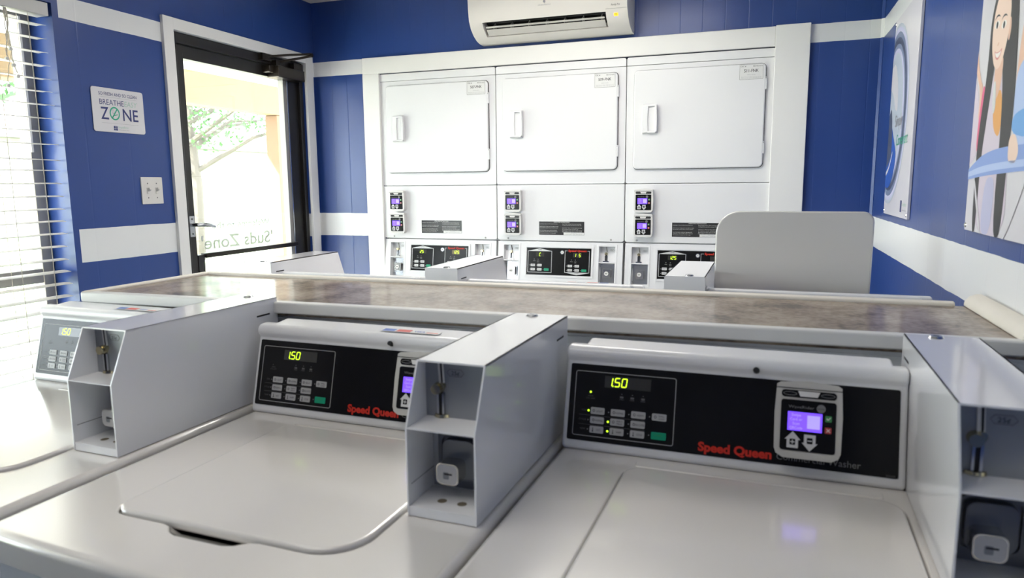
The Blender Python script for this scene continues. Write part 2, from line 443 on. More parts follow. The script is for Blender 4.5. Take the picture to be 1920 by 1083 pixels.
while z > .68:
    L = .690
    b = MB().m('blind_white'); pts = []
    n = 8
    top = [(-.0245+.049*k/n, .0022*math.sin(PI*k/n)) for k in range(n+1)]
    P = top+[(x, zz-.0016) for x, zz in top[::-1]]
    if slat0 is None:
        b.M = FR((0, .27+L, 0), (1, 0, 0), (0, 0, 1))
        # length runs along -y .. build along w = -y
        b.prism(P, 0, 2.42)
        slat0 = b.build('slat', bl)
        s_ = slat0
    else:
        s_ = slat0.copy(); COL.objects.link(s_)
    s_.location = (0, random.uniform(-.004, .004), z-2.03)
    tilt = random.uniform(-.03, .03); sag = random.uniform(-.0015, .0015)
    if abs(z-1.47) < .02: sag = -.010
    s_.rotation_euler = (sag, tilt+.06, 0)
    z -= .047; i += 1
b = MB(BM).m('blind_white').box(-1.735, .693, .640, .665, -.025, .025); b.build('bottom_rail', bl, bevel=.004)
b = MB(BM).m('cord')
for u in (.50, .62, -.3, -1.4):
    for ww in (-.027, .027): MB(BM).m('cord').tube([(u, .66, ww), (u, 1.98, ww)], .0011, 5).build('ladder_cord', bl)
b = MB(BM).m('cord'); rnd = random.Random(3)
for k in range(5):
    u, v = .535+rnd.uniform(-.004, .004), 1.978; pts = [(u, v, .034)]
    while v > 1.74+.03*k:
        v -= .018; u += rnd.uniform(-.009, .009) if v < 1.90 else rnd.uniform(-.002, .002); pts.append((u, v, .034+rnd.uniform(-.004, .006)))
    b.tube(pts, .0013, 5); b.m('blind_white').cyl(pts[-1][0], pts[-1][1]-.01, pts[-1][2]-.004, pts[-1][2]+.004, .006, n=8).m('cord')
b.build('pull_cord', bl)

# ---------------------------------------------------------------- sign, switch
sg = thing('wall_sign', 'white rounded no smoking sign on the blue wall left of the door', 'sign', (XL, .956, 1.671))
SM = Matrix.Identity(4); SM = FR((0, 0, 0), (0, 1, 0), (0, 0, 1))
MB(SM).m('sign_white').rr(-.1215, .1215, -.085, .085, .001, .004, .010).build('sign_plate', sg, bevel=.0008)
b = MB(SM); w_ = .0044
b.m('navy_print').text('SO FRESH AND SO CLEAN', 0, .056, .0125, w_, bold=.008, width=.178)
b.text('BREATHE', -.088, .020, .021, w_, 'l', width=.112)
b.m('pale_green_print').text('EASY', .026, .020, .021, w_, 'l', width=.060, shear=.15)
b.m('navy_print').text('Z', -.086, -.036, .047, w_, 'l', bold=.010, width=.036)
b.text('NE', .016, -.036, .047, w_, 'l', bold=.010, width=.074)
b.m('green_print').ring([(-.022+.0235*math.cos(a*PI/16), -.0115+.026*math.sin(a*PI/16)) for a in range(32)], [(-.022+.0185*math.cos(a*PI/16), -.0115+.0205*math.sin(a*PI/16)) for a in range(32)], w_-.0003, w_)
b.poly([(-.037, -.028), (-.033, -.031), (-.007, .006), (-.011, .009)], w_+.0001)
b.poly([(-.030, -.022), (-.008, -.016), (-.008, -.0135), (-.030, -.0185)], w_+.0001)
b.m('grey_print').ring([(-.029+.005*math.cos(a*PI/8), -.004+.008*math.sin(a*PI/8)) for a in range(16)], [(-.029+.0038*math.cos(a*PI/8), -.004+.0066*math.sin(a*PI/8)) for a in range(16)], w_-.0003, w_)
b.box(-.085, .088, .0495, .0502, w_-.0002, w_); b.box(-.085, .088, -.0505, -.0498, w_-.0002, w_)
b.m('navy_print').rr(-.032, -.014, -.077, -.060, w_-.0002, w_, .0005)
b.m('sign_white').box(-.032, -.014, -.0698, -.0690, w_, w_+.0002); b.box(-.0235, -.0225, -.077, -.060, w_, w_+.0002); b.box(-.0225, -.0165, -.0640, -.0630, w_, w_+.0002)
b.m('pale_green_print').text('SimplyBetter', -.010, -.067, .0085, w_, 'l', width=.050)
b.m('grey_print').text('SIMPLE LAUNDRY LIVING', -.010, -.0755, .0030, w_, 'l', width=.050)
b.build('sign_print', sg)
sw = thing('light_switch', 'ivory double toggle switch plate on blue wall beside the door', 'light switch', (XL, 1.087, 1.3545))
b = MB(SM).m('switch_ivory').rr(-.055, .055, -.056, .056, .0, .006, .003)
b.m('mid_grey')
for u in (-.023, .023):
    for v in (-.030, .030): b.cyl(u, v, .006, .0068, .003, n=10)
b.build('plate', sw, bevel=.0015)
for u in (-.023, .023):
    b = MB(SM).m('switch_ivory').box(u-.006, u+.006, -.013, .013, .006, .0085); b.M = SM @ Matrix.Translation((u, .002, .008)) @ Matrix.Rotation(-.5, 4, 'X')
    b.box(-.0045, .0045, -.006, .006, -.002, .014); b.build('toggle', sw, bevel=.001)

# ---------------------------------------------------------------- card reader
def card_reader(parent, M, body='reader_grey'):
    b = MB(M).m(body); W2 = .046
    P = [(-.0465, .008), (-.0435, 0), (-.034, -.0055), (.034, -.0055), (.0435, 0), (.0465, .008), (.0475, .06), (.0455, .104), (.040, .1075), (0, .111), (-.040, .1075), (-.0455, .104), (-.0475, .06)]
    b.prism(P, 0, .030)
    b.m('dark').box(-.0456, .0456, .0985, .0998, .001, .0305)
    b.m('fascia_black').rr(-.0385, .0385, .0855, .0965, .030, .0308, .005)
    b.m('mid_grey').ring([(-.0265+.010*math.cos(a*PI/8), .091+.0028*math.sin(a*PI/8)) for a in range(16)], [(-.0265+.009*math.cos(a*PI/8), .091+.002*math.sin(a*PI/8)) for a in range(16)], .0308, .031)
    b.ring([(.0265+.010*math.cos(a*PI/8), .091+.0028*math.sin(a*PI/8)) for a in range(16)], [(.0265+.009*math.cos(a*PI/8), .091+.002*math.sin(a*PI/8)) for a in range(16)], .0308, .031)
    b.m('reader_white').prism([(-.012, .0875), (.012, .0875), (.0155, .0955), (-.0155, .0955)], .0308, .0335)
    r = b.build('card_reader', parent, bevel=.002)
    b = MB(M).m('fascia_black').rr(-.0385, .0385, .006, .082, .030, .0310, .004)
    w_ = .0313
    b.m('mid_grey').text('WaveRider', -.028, .0695, .0042, w_, 'l', width=.036)
    b.disc(.0175, .0715, w_, .0062); b.m('fascia_black').text('Laundry', .0175, .0705, .002, w_+.0001, width=.009)
    b.build('faceplate', r)
    b = MB(M).m('lcd_violet').box(-.0285, .0195, .036, .0640, .0310, .0316)
    b.m('lcd_light')
    for k, s_ in enumerate(('Swipe', 'Card or', 'Scan', 'QRCode')): b.text(s_, -.0165, .0575-.0064*k, .0040, .0318, width=(.013, .017, .010, .018)[k])
    b.box(-.0010, .0165, .0405, .0600, .0316, .0318)
    b.build('screen', r)
    b = MB(M).m('key_white').prism([(-.0285, .010), (-.0125, .010), (-.0125, .0225), (-.0095, .0225), (-.0205, .0345), (-.0315, .0225), (-.0285, .0225)], .0310, .0317)
    b.m('fascia_black').rr(-.0245, -.0165, .0145, .0235, .0317, .0319, .0012); b.m('key_white').box(-.0235, -.0175, .0183, .0197, .0319, .0321); b.box(-.0212, -.0198, .016, .022, .0319, .0321)
    b.build('up_key', r)
    b = MB(M).m('key_white').prism([(-.0045, .0315), (.0115, .0315), (.0115, .019), (.0145, .019), (.0035, .007), (-.0075, .019), (-.0045, .019)], .0310, .0317)
    b.m('fascia_black').rr(-.0005, .0075, .018, .027, .0317, .0319, .0012); b.m('key_white').box(.0005, .0065, .0218, .0232, .0319, .0321)
    b.build('down_key', r)
    b = MB(M).m('ok_green').rr(.0235, .0325, .053, .062, .0310, .0317, .001); b.m('tooth').poly([(.0250, .0575), (.0262, .0588), (.0275, .0570), (.0305, .0602), (.0312, .0594), (.0275, .0552)], .0319)
    b.build('accept_key', r)
    b = MB(M).m('no_red').rr(.0235, .0325, .036, .045, .0310, .0317, .001); b.m('tooth').poly([(.0255, .0385), (.0262, .0378), (.0308, .0425), (.0301, .0432)], .0319); b.poly([(.0301, .0378), (.0308, .0385), (.0262, .0432), (.0255, .0425)], .0320)
    b.build('cancel_key', r)
    return r

# ---------------------------------------------------------------- top-load washer
WW = .654
# local washer coordinates: x 0..WW, y 0 at the back, z up; the Empty sits at the footprint centre
OFF = Vector((-WW/2, .35, 0))
T0 = Matrix.Translation(OFF)
ZD = .9136
HOLE_L, HOLE_R, HOLE_B, HOLE_F = .1275, .5235, -.1820, -.5600
def lid_outline(g=0.):
    return rrpts(HOLE_L+g, HOLE_R-g, HOLE_F+g, HOLE_B-g, (.030-g, .065-g, .035-g, .028-g), 8)
def build_washer():
    r = thing('washing_machine', '', 'washing machine', group='top-loading coin washers')
    # cabinet
    b = MB(T0).m('enamel_cool_light').box(.004, .638, -.640, -.03, .05, .872)
    b.m('dark').box(.03, .61, -.61, -.06, 0, .05)
    b.build('cabinet', r, bevel=.006)
    # deck with well
    out = []
    xs = [.002+.648*i/16 for i in range(17)]
    for i, x in enumerate(xs): out.append((x, -.655-.016*math.sin(PI*(x/.652))**.8 if 0 < i < 16 else -.652))
    out += [(.650, -.012), (.002, -.012)]
    hole = lid_outline(0)
    # scoop for the fingers in the front edge of the well
    h2 = []
    for (x, y) in hole: h2.append((x, y))
    # insert scoop points in the straight front segment (between bl and br arcs)
    idx = max(i for i, p in enumerate(h2) if p[0] < .30 and p[1] < -.5 and i < 12)
    sc = [(.232, HOLE_F), (.245, HOLE_F-.004), (.258, HOLE_F-.016), (.275, HOLE_F-.022), (.345, HOLE_F-.022), (.362, HOLE_F-.016), (.375, HOLE_F-.004), (.388, HOLE_F)]
    h2 = h2[:idx+1]+sc+h2[idx+1:]
    RD = .0125
    full = list(out)
    def inset(q, d): return [(.326+(x-.326)*(1-2*d/.648), -.335+(y+.335)*(1-2*d/.65)) for x, y in q]
    out = inset(full, RD)
    loops = [[Vector((x, y, 0)) for x, y in out], [Vector((x, y, 0)) for x, y in h2[::-1]]]
    tri = tessellate_polygon(loops); allp = out+h2[::-1]
    b = MB(T0).m('enamel_warm_light')
    vs = [(x, y, ZD) for x, y in allp]; fs = []
    for t in tri:
        a, c, d_ = (Vector(vs[k]) for k in t)
        nz = (c-a).cross(d_-a).z
        fs.append(tuple(t) if nz > 0 else tuple(t)[::-1])
    no, nh = len(out), len(h2)
    # outer skirt
    prev = 0
    for a in (18, 36, 54, 72, 90, 91):
        t_ = math.radians(min(a, 90)); base = len(vs); zz = ZD-RD*(1-math.cos(t_)) if a < 91 else .872
        vs += [(x, y, zz) for x, y in inset(full, RD*(1-math.sin(t_)))]
        fs += [(prev+i, base+i, base+(i+1) % no, prev+(i+1) % no) for i in range(no)]; prev = base
    # well wall
    base2 = len(vs); vs += [(x, y, ZD-.020) for x, y in h2[::-1]]
    fs += [(no+i, base2+i, base2+(i+1) % nh, no+(i+1) % nh) for i in range(nh)]
    b.add(vs, fs)
    b.m('dark').poly([(x, y) for x, y in h2], ZD-.0199)
    tp = b.build('top_panel', r, bevel=.0085, seg=4)
    tp.modifiers[0].harden_normals = False
    wn = tp.modifiers.new('weighted', 'WEIGHTED_NORMAL'); wn.mode = 'FACE_AREA'; wn.weight = 100; wn.keep_sharp = True
    # scoop ramp
    b = MB(T0).m('enamel_warm_light'); A = [(x, y+.0005, ZD-.0012) for x, y in sc[1:-1]]; B = [(x, HOLE_F+.001, ZD-.0125) for x, y in sc[1:-1]]
    vs = A+B; n = len(A); b.add(vs, [(i, i+1, n+i+1, n+i) for i in range(n-1)]); b.build('finger_scoop', r)
    # lid (own origin on the hinge line)
    hinge = OFF+Vector((.325, HOLE_B, ZD))
    b = MB(T0).m('enamel_warm_light').prism(lid_outline(.0022), ZD-.010, ZD+.0055)
    b.build('lid', r, bevel=.0055, seg=3, loc=hinge)
    # raised rear strip of the deck
    MB(T0).m('enamel_warm_light').rr(.14, .50, -.172, -.150, ZD-.001, ZD+.0018, .006).build('rear_rib', r, bevel=.0015)
    # console
    prof = [(-.128, ZD), (-.1338, .9165), (-.1332, .9225), (-.0975, 1.0605), (-.0975, 1.0640), (-.1010, 1.0690), (-.1025, 1.0760), (-.1005, 1.0825), (-.0950, 1.0870), (-.0870, 1.0885), (-.076, 1.0885), (-.070, 1.084), (-.052, ZD)]
    M = T0 @ FR((0.006, 0, 0), (0, 1, 0), (0, 0, 1))   # w = +x
    b = MB(M).m('console_plastic').prism(prof, 0, .5265)
    b.M = T0 @ FR((0.034, 0, 0), (0, 1, 0), (0, 0, 1)); b.prism([(-.094, ZD), (-.094, 1.0875), (-.042, 1.0930), (-.038, 1.085), (-.038, ZD)], 0, .480)
    b.build('console', r, bevel=.0055, seg=3, smooth=50)
    sl = Vector((0, .041, .1586)).normalized()
    PM = T0 @ FR((0, -.1319, .9218), (1, 0, 0), sl)
    b = MB(PM).m('fascia_black').rr(.0145, .5220, .0095, .1395, .0012, .0028, .003)
    w_ = .0031
    b.m('line_grey').frame_line(.0237, .1950, .0175, .1280, .0012, .0028, w_, .004)
    b.m('logo_red').text('Speed Queen', .2345, .0165, .0135, w_, 'l', bold=.045, width=.112)
    b.m('mid_grey').text('Commercial Washer', .3535, .0175, .0100, w_, 'l', width=.1185)
    b.m('faint_grey').text('202468', .518, .011, .003, w_, 'r')
    for k, s_ in enumerate(('SOIL', 'CYCLE', 'TEMP')): b.text(s_, .0465, .0600-.0158*k, .0030, w_, 'r')
    for k in range(2): b.box(.034, .147, .0530-.0158*k, .0535-.0158*k, .0028, w_)
    for k, s_ in enumerate(('WASH', 'RINSE', 'SPIN')):
        u = .1055+.0180*k
        b.disc(u, .0935, w_, .0010, n=8); b.text(s_, u, .0835, .0026, w_, width=.0075); b.rr(u-.003, u+.003, .0868, .0900, .0028, w_, .0005)
    b.disc(.0500, .0905, w_, .0010, n=8); b.text('DOOR', .0520, .0850, .0024, w_, width=.009); b.text('LOCK LIGHT', .0520, .0810, .0024, w_, width=.016)
    for (rw, n) in ((0, 4), (1, 3), (2, 3)):
        for k in range(n): b.m('mid_grey').disc(.0502+.0347*k, .0612-.0158*rw, w_, .0012, n=8)
    b.m('mid_grey').disc(.1545, .0310, w_, .0012, n=8)
    pnl = b.build('control_panel', r)
    b = MB(PM).m('display_glass').box(.0750, .1535, .1025, .1225, .0028, w_+.0003)
    b.m('led_on')
    for ch, u in (('1', .0795), ('5', .0920), ('0', .1040)): b.seg7(ch, u, .1055, .0140, w_+.0006, .0078)
    b.disc(.0895, .1058, w_+.0006, .0012, n=8)
    b.build('display', pnl)
    names = [['LIGHT', 'NORMAL', 'HEAVY', 'SMALL LOAD'], ['NORMAL', 'PERM PRESS', 'DELICATES'], ['HOT', 'WARM', 'COLD']]
    for rw in range(3):
        for k, s_ in enumerate(names[rw]):
            u0, v0 = .0541+.0347*k, .0560-.0158*rw
            b = MB(PM).m('button_grey').rr(u0, u0+.0238, v0, v0+.0115, .0028, .0040, .0018)
            b.m('dark')
            ws = s_.split(' ')
            if len(ws) == 2:
                b.text(ws[0], u0+.0160, v0+.0062, .0026, .0042, width=.0095); b.text(ws[1], u0+.0160, v0+.0022, .0026, .0042, width=.0095)
            else: b.text(s_, u0+.0155, v0+.0038, .0034, .0042, width=min(.0022*len(s_)+.0005, .0155))
            if rw < 2: b.ring([(u0+.0055+.0022*math.cos(a*PI/4), v0+.0058+.0024*math.sin(a*PI/4)) for a in range(8)], [(u0+.0055+.0014*math.cos(a*PI/4), v0+.0058+.0014*math.sin(a*PI/4)) for a in range(8)], .0040, .0042)
            else: b.box(u0+.005, u0+.006, v0+.0025, v0+.0090, .0040, .0042); b.disc(u0+.0055, v0+.0030, .0043, .0013, n=8)
            b.build('button', pnl)
    b = MB(PM).m('start_green').rr(.1585, .1828, .0252, .0372, .0028, .0040, .0015); b.m('ok_green').text('START', .1706, .0310, .0030, .0042, width=.014); b.build('start_button', pnl)
    # bolt in the console nose
    b = MB(PM).m('dark').cyl(.318, .1525, .004, .0135, .0060, .0040); b.build('nose_bolt', r)
    # card reader
    card_reader(r, PM @ Matrix.Translation((.3953, .0305, .0028)))
    # coin meter case
    x0, x1 = .5331, .6374; t = .0025
    yf, yft, zm, zk, zb = -.4285, -.3910, 1.1264, 1.0400, .9150
    side = [(-.010, zb), (-.010, zm), (yft, zm), (yf, zk), (yf, zb)]
    b = MB(T0).m('sheet_white')
    MX = lambda x: T0 @ FR((x, 0, 0), (0, 1, 0), (0, 0, 1))
    b.M = MX(x0); b.prism(side, 0, t); b.M = MX(x1-t); b.prism(side, 0, t)
    b.M = T0
    b.box(x0, x1, yft, -.010, zm-t, zm); b.box(x0+t, x1-t, yf+.001, -.010, zb, zb+.0135)
    b.box(x0+t, x1-t, -.0125, -.010, zb, zm-t)
    b.box(x0+t, x1-t, yf+.0006, -.368, zk-.0015, zk+.0005)           # shelf
    b.m('plate_light').box(x0+t, x1-t, -.352, -.350, zb+.0135, zk-.0015)   # lower back plate
    b.m('plate_grey').box(x0+t, x1-t, -.370, -.368, zk, zm-t)
    b.m('dark').box(x0-.0001, x1+.0001, -.3505, -.3500, .0001+zb, zb+.0002)
    # vent slot near the rear, seam line
    for xx in (x0-.0003, x1+.00005): b.box(xx, xx+.00025, -.075, -.035, 1.092, 1.0955)
    b.m('gap').box(x0+t, x0+t+.0003, -.420, -.352, .957, .9578)
    b.m('rust')
    for (u, v) in ((.5716, -.3985), (.6021, -.3985)): 
        b.M = T0 @ Matrix.Translation((u, v, zb+.0137)); b.disc(0, 0, 0, .0068)
    mt = b.build('coin_meter', r, bevel=.0005)
    b = MB(T0 @ Matrix.Translation((.575, -.028, zm))).m('steel').cyl(0, 0, 0, .003, .0115, .009); b.m('dark').box(-.004, .004, -.0015, .0015, .003, .0032); b.build('service_lock', mt)
    CM = T0 @ FR((0, -.370, 0), (1, 0, 0), (0, 0, 1))                 # w towards the front
    b = MB(CM)
    b.m('reader_white').prism([(.5560, zm-t), (.5635, zm-t), (.5655, 1.090), (.5620, 1.086), (.5580, 1.090)], .0002, .003)
    b.m('dark').prism([(.5595, zm-t), (.5625, zm-t), (.5640, 1.092), (.5615, 1.092)], .003, .0034)
    b.m('brass').cyl(.5565, 1.0830, .0, .012, .0085, .0075); b.cyl(.5620, 1.0865, .0, .008, .0055)
    b.m('steel').rr(.5545, .5575, 1.045, 1.076, 0, .004, .001); b.rr(.5625, .5655, 1.045, 1.076, 0, .004, .001)
    b.m('dark').rr(.5575, .5625, 1.045, 1.077, 0, .0012, .001)
    b.m('brass'); b.M = T0 @ Matrix.Translation((.5600, -.3650, zk+.001)); b.cyl(0, 0, 0, .004, .0130, .0120)
    b.build('coin_slide', mt)
    b = MB(CM).m('plate_grey'); o8 = [(.5690, 1.106), (.5735, 1.1115), (.5915, 1.1115), (.5960, 1.106), (.5915, 1.1005), (.5735, 1.1005)]
    i8 = [(u*.93+.5825*.07, v*.84+1.106*.16) for u, v in o8]
    b.m('mid_grey').ring(o8, i8, .0002, .0006); b.m('dark').text('25¢', .5825, 1.1030, .0058, .0006, width=.012); b.build('price_plate', mt)
    # recessed lock housing
    LM = T0 @ FR((0, -.352, 0), (1, 0, 0), (0, 0, 1))
    b = MB(LM).m('cast_grey').rr(.5440, .6340, .9300, 1.020, .0002, .0015, .003)
    b.ring(rrpts(.5500, .6150, .9440, 1.0120, .012), rrpts(.5530, .6120, .9470, 1.0090, .010), .0015, .007)
    b.prism(rrpts(.5560, .6080, .9480, 1.0060, .012), .0015, .013)
    b.m('steel').cyl(.5480, .9400, .0015, .006, .0045); b.cyl(.6270, .9400, .0015, .006, .0045)
    b.build('lock_housing', mt, bevel=.002)
    b = MB(LM).m('chrome').rr(.5590, .5930, .9490, .9800, .013, .038, .008); b.m('reader_white').rr(.5605, .5915, .9505, .9785, .038, .0390, .008); b.m('dark').box(.5715, .5840, .9640, .9665, .039, .0392); b.m('plate_grey').rr(.5700, .5790, .9575, .9680, .0385, .0391, .002)
    b.build('coin_box_lock', mt, bevel=.001)
    return r
proto = build_washer()
def place(o, x, y, rz, label):
    o.location = (x, y, 0); o.rotation_euler = (0, 0, rz); o['label'] = label; return o
# front row (left, middle, right), nearest the camera
wash = [proto, copy_tree(proto), copy_tree(proto)]
place(wash[0], -.9919, -.3210, -.030, 'white washer nearest the window, its bluish control panel catching daylight glare')
place(wash[1], -.3229, -.3567, -.0265, 'white washer in the middle of the front row, card reader half hidden by coin box')
place(wash[2], .3298, -.3525, -.024, 'white washer at front right with green lit indicator dots and whole card reader in view')
back = [copy_tree(proto) for _ in range(3)]
YR = .5925
for i, (rx, lab) in enumerate(((-1.2590, 'far washer behind the counter, coin box top showing in front of the glass door'),
                               (-.6065, 'far washer behind the middle of the counter, coin box in front of the left dryer'),
                               (.0884, 'far washer behind the counter with its white lid raised upright'))):
    xr = rx+.6374
    place(back[i], xr-WW/2, YR+.35, PI, lab)
    back[i]['group'] = 'washers behind the counter'
for o in wash: o['group'] = 'washers in the front row'
child(back[2], 'lid').rotation_euler = (-(PI/2+.03), 0, 0)
# lit indicators on the right-hand washer
sl = Vector((0, .041, .1586)).normalized()
PM = T0 @ FR((0, -.1319, .9218), (1, 0, 0), sl)
pn = child(wash[2], 'control_panel')
for (u, v) in ((.0519, .0929), (.0502, .0612), (.0849, .0454), (.0849, .0296)):
    MB(PM).m('led_dot').disc(u, v, .0036, .0017, n=12).build('indicator_light', pn)
def stickers(w, x0):
    b = MB(T0 @ FR((x0, -.0835, 1.0908), (1, 0, 0), (0, 1, .06)))
    b.m('label_white').rr(0, .125, -.002, .017, 0, .0003, .001)
    b.m('sticker_blue').box(.004, .030, 0, .015, .0003, .0005); b.m('sticker_red').box(.034, .064, 0, .015, .0003, .0005)
    b.m('sticker_blue').text('VISA', .070, .003, .009, .0005, 'l', bold=.02, width=.024); b.m('sticker_red').box(.098, .122, .002, .006, .0003, .0005)
    b.build('payment_sticker', w)
stickers(wash[1], .285); stickers(wash[0], .235); stickers(back[1], .10)

# ---------------------------------------------------------------- folding counter
ct = thing('folding_counter', 'long folding counter with brown marbled laminate top and white edging', 'counter', (-.24, .2, 0))
CT = Matrix.Translation((.24, -.2, 0)); ZT = 1.1125
b = MB(CT).m('laminate').prism([(-1.205, .016), (.745, .046), (.745, .385), (-1.205, .385)], ZT-.03, ZT); b.build('laminate_top', ct)
b = MB(CT).m('edging').prism([(-1.232, -.010), (.7225, .022), (.7225, .048), (-1.205, .018)], 1.091, ZT+.004); b.build('front_edging', ct, bevel=.004)
b = MB(CT).m('moulding').prism([(-1.205, .378), (.700, .374), (.709, .410), (-1.205, .410)], 1.080, ZT+.007); b.build('back_edging', ct, bevel=.006, seg=3)
b = MB(CT).m('moulding').prism([(-1.232, -.0098), (-1.2055, .016), (-1.2055, .3790), (-1.2055, .410), (-1.232, .410)], 1.0912, ZT+.006); b.build('side_edging', ct, bevel=.004)
b = MB(CT @ FR((0, 0, 0), (1, 0, 0), (0, 0, 1))).m('moulding')
prof = [(.7190, ZT), (.7205, ZT+.010), (.728, ZT+.020), (.740, ZT+.025), (.7505, ZT+.026), (.7505, ZT)]
b.prism(prof, -.392, -.035); b.build('wall_moulding', ct, bevel=.003, seg=3)
b = MB(CT).m('wall_white_low').box(-1.185, .745, .046, .350, 0, ZT-.03); 
[b.box(-1.186, .745, .0425, .0465, z_, z_+.052) for z_ in (.80, .856, .912, .968, 1.024)]
b.build('base_panel', ct, bevel=.003)

# ---------------------------------------------------------------- stacked dryers
def coin_recess(r, FM, u0, u1, v0, v1):
    """coin slide above, coin box lock below, both sunk in a framed recess"""
    b = MB(FM).m('dryer_white'); dp = -.030
    vm = v0+(v1-v0)*.565
    b.ring([(u0-.010, v0-.010), (u1+.010, v0-.010), (u1+.010, v1+.010), (u0-.010, v1+.010)], [(u0, v0), (u1, v0), (u1, v1), (u0, v1)], dp, .0015)
    b.box(u0, u1, vm-.003, vm+.003, dp, .0005); b.m('sheet_white').box(u0-.001, u1+.001, v0-.001, v1+.001, dp-.002, dp)
    c = b.build('coin_recess', r, bevel=.001)
    b = MB(FM @ Matrix.Translation((0, 0, dp)))
    us = u0+(u1-u0)*.36
    b.m('reader_white').prism([(us-.002, v1), (us+.004, v1), (us+.010, vm+.058), (us+.003, vm+.050)], 0, .003)
    b.m('dark').prism([(us+.001, v1), (us+.003, v1), (us+.008, vm+.058), (us+.006, vm+.055)], .003, .0034)
    b.m('brass').cyl(us+.002, vm+.046, 0, .012, .008, .007); b.m('steel').rr(us-.005, us-.001, vm+.01, vm+.038, 0, .004, .001); b.rr(us+.006, us+.010, vm+.01, vm+.038, 0, .004, .001)
    b.m('dark').rr(us-.001, us+.006, vm+.010, vm+.040, 0, .002, .001); b.m('chrome').rr(us-.012, us+.018, vm+.004, vm+.010, 0, .012, .002)
    b.m('line_grey').ring([(us+.024, v1-.012), (us+.040, v1-.012), (us+.044, v1-.017), (us+.040, v1-.022), (us+.024, v1-.022), (us+.020, v1-.017)],
        [(us+.0245, v1-.013), (us+.0395, v1-.013), (us+.0425, v1-.017), (us+.0395, v1-.021), (us+.0245, v1-.021), (us+.0215, v1-.017)], 0, .0004)
    b.m('dark').text('25¢', us+.032, v1-.0195, .005, .0005, width=.011)
    b.build('coin_slide', c)
    b = MB(FM @ Matrix.Translation((0, 0, dp))).m('steel'); uc, vc = (u0+u1)/2, (v0+vm)/2-.002
    b.rr(u0+.004, u1-.004, v0+.004, vm-.006, 0, .0015, .002); b.ring(rrpts(uc-.028, uc+.028, vc-.032, vc+.030, .010), rrpts(uc-.024, uc+.024, vc-.028, vc+.026, .008), .0015, .007)
    b.m('chrome').rr(uc-.020, uc+.020, vc-.022, vc+.022, .0015, .022, .006); b.m('reader_white').cyl(uc-.002, vc, .022, .024, .011); b.m('dark').box(uc-.008, uc+.004, vc-.002, vc+.001, .024, .0243)
    b.m('steel')
    for du in (-.036, .036):
        for dv in (-.036, .036): b.cyl(uc+du, vc+dv, .0015, .005, .004, n=10)
    b.build('coin_box_lock', c, bevel=.001)
